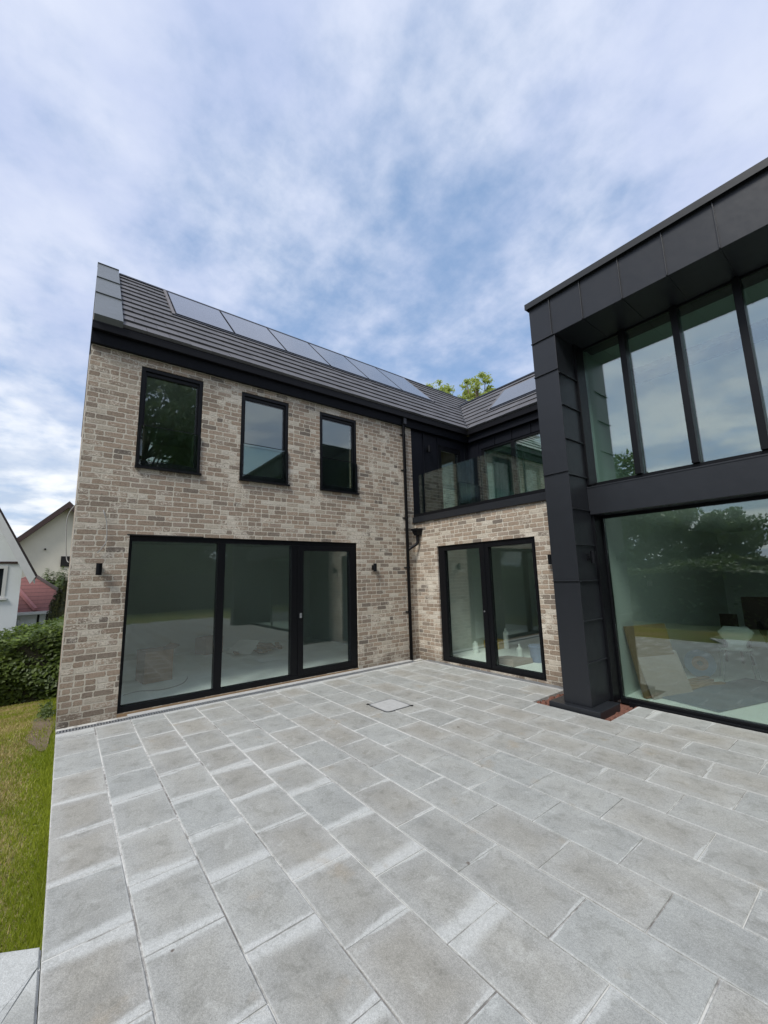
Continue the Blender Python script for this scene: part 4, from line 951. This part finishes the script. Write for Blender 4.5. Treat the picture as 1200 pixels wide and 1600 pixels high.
# hedge on the left: leaf shell round a dark inner body
def hedge(name, x0, x1, y0, y1, zf, top, n, leaf, m, label, seed, cat='hedge'):
    rs = np.random.RandomState(seed); o = empty(name, ((x0 + x1) / 2, (y0 + y1) / 2, zf((x0 + x1) / 2)), label, cat)
    pts = []; on = []
    def bump_(a, b): return .16 * math.sin(a * 1.9 + seed) + .10 * math.sin(b * 3.1 + a) + .06 * math.sin(a * 6.3 + b * 4)
    for k in range(n):
        f = rs.rand(); x, y = rs.uniform(x0, x1), rs.uniform(y0, y1); t = top(x, y) + bump_(x, y) * .8; zb = zf(x)
        if f < .42: p = (x, y, t + rs.uniform(-.16, .06)); nn = (0, 0, 1)
        elif f < .80: z = rs.uniform(zb, t); p = (x1 + bump_(y * 1.5, z * 2) * .7 - rs.rand() ** 2 * .25, y, z); nn = (1, 0, .4)
        else: z = rs.uniform(zb, t); p = (x, (y0 if rs.rand() < .5 else y1) + rs.uniform(-.1, .1), z); nn = (.3, 0, .4)
        pts.append(p); on.append(nn)
    leaf_cloud('foliage', pts, rs.uniform(.6, 1.3, n) * leaf, m, o, seed, .6, outn=np.array(on))
    g = G(); nx_, ny_ = 8, 8; vs = []
    for j in range(ny_):
        for i in range(nx_):
            x = x0 + .2 + (x1 - x0 - .4) * i / (nx_ - 1); y = y0 + .15 + (y1 - y0 - .3) * j / (ny_ - 1); vs.append((x, y, top(x, y) + bump_(x, y) * .8 - .22))
    nb = len(vs); vs += [(x, y, zf(x) - .1) for x, y, z in vs[:nb]]
    fs = [(j * nx_ + i, j * nx_ + i + 1, (j + 1) * nx_ + i + 1, (j + 1) * nx_ + i) for j in range(ny_ - 1) for i in range(nx_ - 1)]
    bd = [i for i in range(nx_)] + [j * nx_ + nx_ - 1 for j in range(1, ny_)] + [(ny_ - 1) * nx_ + i for i in range(nx_ - 2, -1, -1)] + [j * nx_ for j in range(ny_ - 2, 0, -1)]
    fs += [(bd[i], nb + bd[i], nb + bd[(i + 1) % len(bd)], bd[(i + 1) % len(bd)]) for i in range(len(bd))]
    g.add(vs, fs); g.build('stems', 'stemdark', o)
    return o
MT['stemdark'] = plain('hedge_stem', (.03, .028, .016), .95, var=.3)
hedge('hedge', -10.5, -5.1, -9.6, -4.9, lambda x: hgt(x, -6.5), lambda x, y: .53 + (y + 6.9) * .30 + (x + 5.1) * .05, 30000, .052, 'leafh', 'dense clipped green hedge at the lawn edge below the white house', 4)
def blob_shrub(name, c, rx, ry_, rz_, n, leaf, m, label, seed, cone=False):
    rs = np.random.RandomState(seed); o = empty(name, c, label, 'shrub')
    v = rs.normal(size=(n, 3)); v /= np.linalg.norm(v, axis=1)[:, None]; on = v.copy(); rad = (1 - rs.rand(n) ** 2 * .35)[:, None] * (1 + .12 * np.sin(v[:, :1] * 7 + v[:, 2:3] * 9) + .08 * np.sin(v[:, 1:2] * 13))
    v = v * rad * np.array([rx, ry_, rz_])
    if cone: k = np.clip(1 - v[:, 2] / rz_ * .35, .3, 1.2)[:, None]; v[:, :2] *= k
    leaf_cloud('foliage', v + np.array(c) + (0, 0, rz_), rs.uniform(.6, 1.3, n) * leaf, m, o, seed, .6, outn=on)
    g = G(); nseg, nr_ = 12, 7; vs = []
    for i in range(1, nr_):
        th = math.pi * i / nr_
        for k in range(nseg): vs.append((c[0] + rx * .72 * math.sin(th) * math.cos(k * 2 * math.pi / nseg), c[1] + ry_ * .72 * math.sin(th) * math.sin(k * 2 * math.pi / nseg), c[2] + rz_ + rz_ * .75 * math.cos(th)))
    fs = [(i * nseg + k, i * nseg + (k + 1) % nseg, (i + 1) * nseg + (k + 1) % nseg, (i + 1) * nseg + k) for i in range(nr_ - 2) for k in range(nseg)] + [tuple(range(nseg))[::-1]]
    g.add(vs, fs); g.tube([(c[0], c[1], c[2]), (c[0], c[1], c[2] + rz_)], .06, 8); g.build('stem', 'stemdark', o)
    return o
blob_shrub('conifer', (-13.0, -5.95, -1.45), .75, .42, 1.62, 9000, .045, 'leafc', 'golden green conifer between the red roof and the brick corner', 7, True)
blob_shrub('laurel_bush', (-20.0, -6.2, -1.6), 1.5, 1.15, 1.95, 14000, .075, 'leafd', 'big dark laurel bush in front of the cream gable', 9)
blob_shrub('laurel_bush', (-20.3, -4.9, -1.6), 1.5, 1.2, 2.05, 12000, .075, 'leafd', 'dark laurel bush half hidden by the brick corner behind the golden conifer', 19)
# weeds by the wall foot
o = empty('weed_tuft', (-1.3, -5.98, hgt(-1.3, -6)), 'small grey-green weed tuft in the bare soil by the gable wall', 'plant')
rs = np.random.RandomState(2); pp = rs.normal(size=(500, 3)) * (.25, .045, .045) + (-1.35, -5.97, hgt(-1.3, -6) + .06); leaf_cloud('foliage', pp, rs.uniform(.012, .03, 500), 'leafd', o, 3)

# grass blades on the lawn strip that the camera sees, one object
rs = np.random.RandomState(1)
def in_paving(x, y): return (x > 3.20 - (y + 6.64) * 0 and (y < L) and (x > 3.712 + (y - L) * .567)) or y > L + .004
N_ = 150000
xx = 3.8 - 9.0 * rs.rand(N_) ** 1.5; yy_ = L + .002 - rs.rand(N_) ** 1.25 * 2.2
keep = np.array([not in_paving(a, b) for a, b in zip(xx, yy_)]) & ~((np.abs(xx + .55) < 1.1) & (yy_ > -6.09) & (rs.rand(N_) < .62))
xx, yy_ = xx[keep], yy_[keep]; n = len(xx)
zb = np.array([hgt(a, b) for a, b in zip(xx, yy_)]); hh = rs.uniform(.015, .045, n) * (1 + .4 * (yy_ > L - .05)); wv = rs.uniform(.0015, .003, n) * (1 + np.clip(3.5 - xx, 0, 8) * .25)
ang = rs.rand(n) * 2 * np.pi; lean_ = rs.normal(size=(n, 2)) * .014
q = np.zeros((n, 3, 3)); q[:, 0] = np.stack([xx - np.cos(ang) * wv, yy_ - np.sin(ang) * wv, zb], 1); q[:, 1] = np.stack([xx + np.cos(ang) * wv, yy_ + np.sin(ang) * wv, zb], 1); q[:, 2] = np.stack([xx + lean_[:, 0], yy_ + lean_[:, 1], zb + hh], 1)
me = bpy.data.meshes.new('grass'); me.vertices.add(3 * n); me.vertices.foreach_set('co', q.ravel()); me.loops.add(3 * n); me.loops.foreach_set('vertex_index', np.arange(3 * n))
me.polygons.add(n); me.polygons.foreach_set('loop_start', np.arange(n) * 3); me.polygons.foreach_set('loop_total', np.full(n, 3)); me.update()
me.attributes.new('leaf_tone', 'FLOAT', 'FACE').data.foreach_set('value', rs.rand(n))
go = link('grass', me, ['grass', 'straw'])
dry = .62 + .5 * np.exp(-((xx - .6) / 1.3) ** 2 - ((yy_ + 6.7) / .35) ** 2) + .28 * np.sin(xx * 2.1 + 1.0) * np.cos(yy_ * 3.3) + .22 * np.sin(xx * 5.3 + yy_ * 4.1); dry = dry * np.clip((L - .10 - yy_) / .22, 0, 1)
me.polygons.foreach_set('material_index', (rs.rand(n) < dry * .85).astype(int))
tag(go, 'short green lawn grass with dry straw coloured patches beside the patio edge', 'grass', kind='stuff')

# ------------------------------------------------------------ neighbours beyond the hedge
def gz0(x): return hgt(x, -7)
# white house, gable facing the garden; ridge runs along -x
wh = empty('neighbour_house', (-12, -9.4, gz0(-12)), 'white rendered house with steep gable and pale bargeboard at the left edge', 'house')
sl = 1.99; ye, zE = -7.02, 2.42; yr = -9.4; zR = zE + (ye - yr) * sl
g = G(); xa, xb = -11.0, -15.0; z0 = gz0(-12) - .2
lo = [(xa, ye, z0), (xa, 2 * yr - ye, z0), (xa, 2 * yr - ye, zE), (xa, yr, zR), (xa, ye, zE)]
win = (-8.10, -7.36, 1.33, 2.33)
g.hexa([(p[0] - .12, p[1], p[2]) for p in lo], [(xb, p[1], p[2]) for p in lo])
wall_grid(g, 'x', xa, xa - .118, 2 * yr - ye, ye, z0, zE, [win])
g.add([(xa, 2 * yr - ye, zE), (xa, ye, zE), (xa, yr, zR)], [(0, 1, 2)])
g.build('wall', 'wrender', wh)
g = G()
for sgn in (1, -1):
    y0e = yr + sgn * (ye - yr + .33); zlow = zR - (ye - yr + .33) * sl
    g.hexa([(xa + .35, yr, zR + .12), (xb, yr, zR + .12), (xb, y0e, zlow + .12), (xa + .35, y0e, zlow + .12)], [(xa + .35, yr, zR + .30), (xb, yr, zR + .30), (xb, y0e + sgn * .04, zlow + .26), (xa + .35, y0e + sgn * .04, zlow + .26)])
g.build('roof', 'darktile', wh)
g = G()
for sgn in (1, -1):
    y0e = yr + sgn * (ye - yr + .33); zlow = zR - (ye - yr + .33) * sl
    g.hexa([(xa + .36, yr, zR - .22), (xa + .36, yr, zR + .20), (xa + .36, y0e, zlow + .20), (xa + .36, y0e - sgn * .12, zlow - .02)], [(xa + .40, yr, zR - .22), (xa + .40, yr, zR + .20), (xa + .40, y0e, zlow + .20), (xa + .40, y0e - sgn * .12, zlow - .02)])
    g.hexa([(xa + .01, yr, zR - .02), (xa + .35, yr, zR - .02), (xa + .35, y0e, zlow - .02), (xa + .01, y0e, zlow - .02)], [(xa + .01, yr, zR + .11), (xa + .35, yr, zR + .11), (xa + .35, y0e, zlow + .11), (xa + .01, y0e, zlow + .11)])
g.build('bargeboard', 'barge', wh)
g = G(); g.box(xa + .002, xa + .03, 2 * yr - ye, ye - .12, 2.39, 2.46); g.build('timber_band', 'brown', wh)
g = G(); frame_bars(g, 'x', xa - .10, xa + .02, win[0], win[1], win[2], win[3], .07, .09, .07, .09); g.box(xa - .09, xa + .01, (win[0] + win[1]) / 2 - .03, (win[0] + win[1]) / 2 + .03, win[2] + .07, win[3] - .09); g.box(xa, xa + .06, win[0] - .05, win[1] + .05, win[2] - .06, win[2] - .002)
wf = g.build('window', 'barge', wh)
g = G(); g.box(xa - .07, xa - .06, win[0] + .07, win[1] - .09, win[2] + .07, win[3] - .09); g.build('pane', 'dark', wf)
def dark_glass():
    m, N, b = mat('neighbour_glass'); b.inputs['Base Color'].default_value = (.02, .025, .03, 1); b.inputs['Roughness'].default_value = .05; b.inputs['Specular IOR Level'].default_value = .8; return m
dg = dark_glass()
wf.children[0].data.materials.clear(); wf.children[0].data.materials.append(dg)
_a = R(5); _c = Vector((-11.0, -7.02, 0)); _p = wh.location.copy(); _rm = Matrix.Rotation(_a, 3, 'Z')
wh.rotation_euler = (0, 0, _a); wh.location = _c + _rm @ (_p - _c)
# low red roofed bungalow
rh = empty('neighbour_bungalow', (-17, -7.2, gz0(-17)), 'low white bungalow with red hipped tile roof behind the hedge', 'house')
g = G(); fx = -15.6; zb_ = gz0(-17) - .2
awin = (-7.62, -7.30, -.9, .42)
g.box(fx - 4.3, fx - .12, -9.6, -5.35, zb_, .60); wall_grid(g, 'x', fx, fx - .119, -9.6, -5.35, zb_, .60, [awin, (-6.70, -6.62, -.6, .52), (-6.42, -6.30, -.6, .52)])
g.build('wall', 'wrender', rh)
g = G(); pts = [(fx + .3, -9.9, .66), (fx + .3, -5.1, .66), (fx - 4.6, -5.1, .66), (fx - 4.6, -9.9, .66)]; rdg = [(fx - 1.9, -7.55, 2.15), (fx - 2.6, -7.55, 2.15)]
rdg = [(fx - 2.0, -7.1, 2.2), (fx - 2.6, -7.1, 2.2)]
g.add(pts + rdg, [(0, 1, 4), (1, 2, 5, 4), (2, 3, 5), (3, 0, 4, 5)]); g.add([(x, y, z - .1) for x, y, z in pts], [(3, 2, 1, 0)])
rf = g.build('roof', 'redtile', rh)
def bar(p, q, w_, h_, m, nm, par):
    p, q = Vector(p), Vector(q); t = (q - p).normalized(); s2 = t.cross(Vector((0, 0, 1))).normalized() * w_; u2 = Vector((0, 0, h_))
    g = G(); g.hexa([p - s2, p + s2, q + s2, q - s2], [p - s2 * .6 + u2, p + s2 * .6 + u2, q + s2 * .6 + u2, q - s2 * .6 + u2]); return g.build(nm, m, par)
bar(pts[1], rdg[0], .07, .09, 'darktile', 'hip_tiles', rf)
bar((fx + .28, -6.75, .70), (fx - 1.3, -7.6, 1.72), .09, .10, 'pinktile', 'hip_tiles', rf)
for k in range(14):      # tile courses
    t = k / 14; a_ = Vector(pts[0]).lerp(Vector(rdg[0]), t); b_ = Vector(pts[1]).lerp(Vector(rdg[0]), t)
g = G(); g.box(fx + .25, fx + .36, -9.9, -5.1, .55, .66); g.build('gutter', 'barge', rh)
g = G(); frame_bars(g, 'x', fx - .1, fx + .02, awin[0], awin[1], awin[2], awin[3], .05, .05, .05, .05); g.box(fx - .09, fx + .01, awin[0] + .05, awin[1] - .05, -.12, -.06); g.box(fx - .09, fx + .01, awin[0] + .05, awin[1] - .05, .12, .18)
aw = g.build('arched_window', 'barge', rh)
g = G(); g.box(fx - .07, fx - .06, awin[0], awin[1], awin[2], awin[3]); g.box(fx - .07, fx - .06, -6.70, -6.62, -.6, .52); g.box(fx - .07, fx - .06, -6.42, -6.30, -.6, .52); o = g.build('pane', 'dark', aw)
g = G(); n = 12; cy_ = (awin[0] + awin[1]) / 2
arc = [(cy_ + .30 * math.cos(math.pi * k / n), .12 + .36 * math.sin(math.pi * k / n)) for k in range(n + 1)]; arc2 = [(cy_ + .22 * math.cos(math.pi * k / n), .12 + .28 * math.sin(math.pi * k / n)) for k in range(n + 1)]
for k in range(n): g.hexa([(fx + .002, *arc[k]), (fx + .002, *arc[k + 1]), (fx + .002, *arc2[k + 1]), (fx + .002, *arc2[k])], [(fx + .05, *arc[k]), (fx + .05, *arc[k + 1]), (fx + .05, *arc2[k + 1]), (fx + .05, *arc2[k])])
g.build('arch_trim', 'barge', aw)
# cream gable house
ch = empty('neighbour_house', (-26, -5.8, gz0(-24)), 'cream rendered house with wide brown edged gable behind the laurel', 'house')
xa, xb = -24.0, -33.0; yr, zR = -6.05, 6.25; yl, zl = -9.2, 2.95; yr2 = -2.9; zb_ = -2.6
g = G(); lo = [(xa, yl, zb_), (xa, yr2, zb_), (xa, yr2, zl), (xa, yr, zR), (xa, yl, zl)]
g.hexa([(xb, p[1], p[2]) for p in lo], lo); g.build('wall', 'cream', ch)
g = G(); slp = (zR - zl) / (yr - yl)
for sgn in (1, -1):
    ye_ = yr + sgn * (abs(yr - yl) + .6); ze_ = zR - (abs(yr - yl) + .6) * slp
    g.hexa([(xa + .45, yr, zR + .08), (xb, yr, zR + .08), (xb, ye_, ze_ + .08), (xa + .45, ye_, ze_ + .08)], [(xa + .45, yr, zR + .34), (xb, yr, zR + .34), (xb, ye_, ze_ + .30), (xa + .45, ye_, ze_ + .30)])
g.box(-31, -25.5, -12.5, -9.3, 3.9, 4.45)
g.build('roof', 'darktile', ch)
g = G(); g.box(-30.5, -26, -12.2, -9.35, -2.6, 3.89); g.build('side_wing', 'cream', ch)
g = G()
for sgn in (1, -1):
    ye_ = yr + sgn * (abs(yr - yl) + .6); ze_ = zR - (abs(yr - yl) + .6) * slp
    g.hexa([(xa + .46, yr, zR - .05), (xa + .46, yr, zR + .26), (xa + .46, ye_, ze_ + .22), (xa + .46, ye_, ze_ - .05)], [(xa + .50, yr, zR - .05), (xa + .50, yr, zR + .26), (xa + .50, ye_, ze_ + .22), (xa + .50, ye_, ze_ - .05)])
g.build('bargeboard', 'brown', ch)
g = G(); g.box(xa + .002, xa + .06, -6.20, -5.72, 2.75, 3.35); g.build('vent', 'dark', ch)
g = G(); g.tube([(xa, -6.95, 3.75), (xa + .10, -6.95, 3.75)], .05, 8); g.build('flue', 'dark', ch)

# ------------------------------------------------------------ garden behind the camera (seen in the glass)
TG = 'tall garden trees mirrored in the glazing'
proto = {}
def place_tree(kind, c, s, rz, label):
    src = proto[kind]; r_ = src.copy(); COL.objects.link(r_); r_['label'] = label; r_['group'] = TG
    for chd in src.children:
        k = chd.copy(); COL.objects.link(k); k.parent = r_; k.matrix_parent_inverse = chd.matrix_parent_inverse.copy()
    r_.location = c; r_.scale = (s, s, s); r_.rotation_euler = (0, 0, rz); return r_
proto['a'] = tree((0, 0, 0), 12.0, 4.6, 26000, .17, 'leafd', 'tallest dark tree across the lawn facing the left upper window', 31, .10, 90, TG)
proto['b'] = tree((0, 0, 0), 8.0, 3.6, 20000, .14, 'leafd', 'rounded dark tree at the back lawn edge facing the double door', 41, .06, 80, TG)
place_tree('b', (25, 3.4, -.1), 1.05, 1.0, 'rounded dark tree across the lawn beside the tallest one')
place_tree('a', (26, -9.5, -.1), 1.15, 2.2, 'dark tree across the lawn at its far corner')
place_tree('b', (22.8, -1.3, -.1), .68, 1.1, 'small bushy tree below the crown of the tallest tree')
place_tree('b', (24.5, -7.0, -.1), .95, 2.4, 'low dark tree between the tallest tree and the far lawn corner')
place_tree('b', (24, 8.5, -.1), 1.10, .4, 'lower dark tree facing the middle upper window')
place_tree('b', (25, 14, -.1), .9, 3.0, 'small dark tree at the right end of the far lawn')
place_tree('a', (-8.0, -27, -.4), 1.02, .3, 'broad dark tree mirrored at the left of the big upper glazing')
place_tree('b', (-19.0, -25, -.6), 1.1, 1.2, 'rounded dark tree at the far left corner of the back garden')
place_tree('b', (-2.0, -30, -.2), .85, 1.9, 'low dark tree mirrored in the middle of the lower glazing')
place_tree('b', (5.0, -29, -.1), .72, 2.7, 'low dark tree mirrored at the right of the lower glazing')
place_tree('b', (12.0, -28, -.1), .8, .9, 'low dark tree behind the right end of the path')
place_tree('a', (19.0, -24, -.1), .8, 1.3, 'dark tree at the back corner of the garden')
proto['a'].location = (24, -2.4, -.1); proto['a'].scale = (1.1, 1.15, 1.45); proto['b'].location = (-13.5, -24, -.6)
hedge('hedge', 20.5, 22.0, -22.0, 16.0, lambda x: -.1, lambda x, y: 2.3, 16000, .12, 'leafd', 'long dark boundary hedge across the lawn below the tall trees', 14)
hedge('hedge', -4.8, 12.0, -10.9, -9.5, lambda x: hgt(x, -9) - .05, lambda x, y: 1.7, 20000, .07, 'leafd', 'shorter dark hedge behind the lawn strip mirrored low in the big lower window', 16)
hedge('hedge', -15.0, 20.0, -26.5, -25.0, lambda x: -.3, lambda x, y: 2.2, 16000, .13, 'leafd', 'long dark boundary hedge at the back of the garden beyond the path', 15)
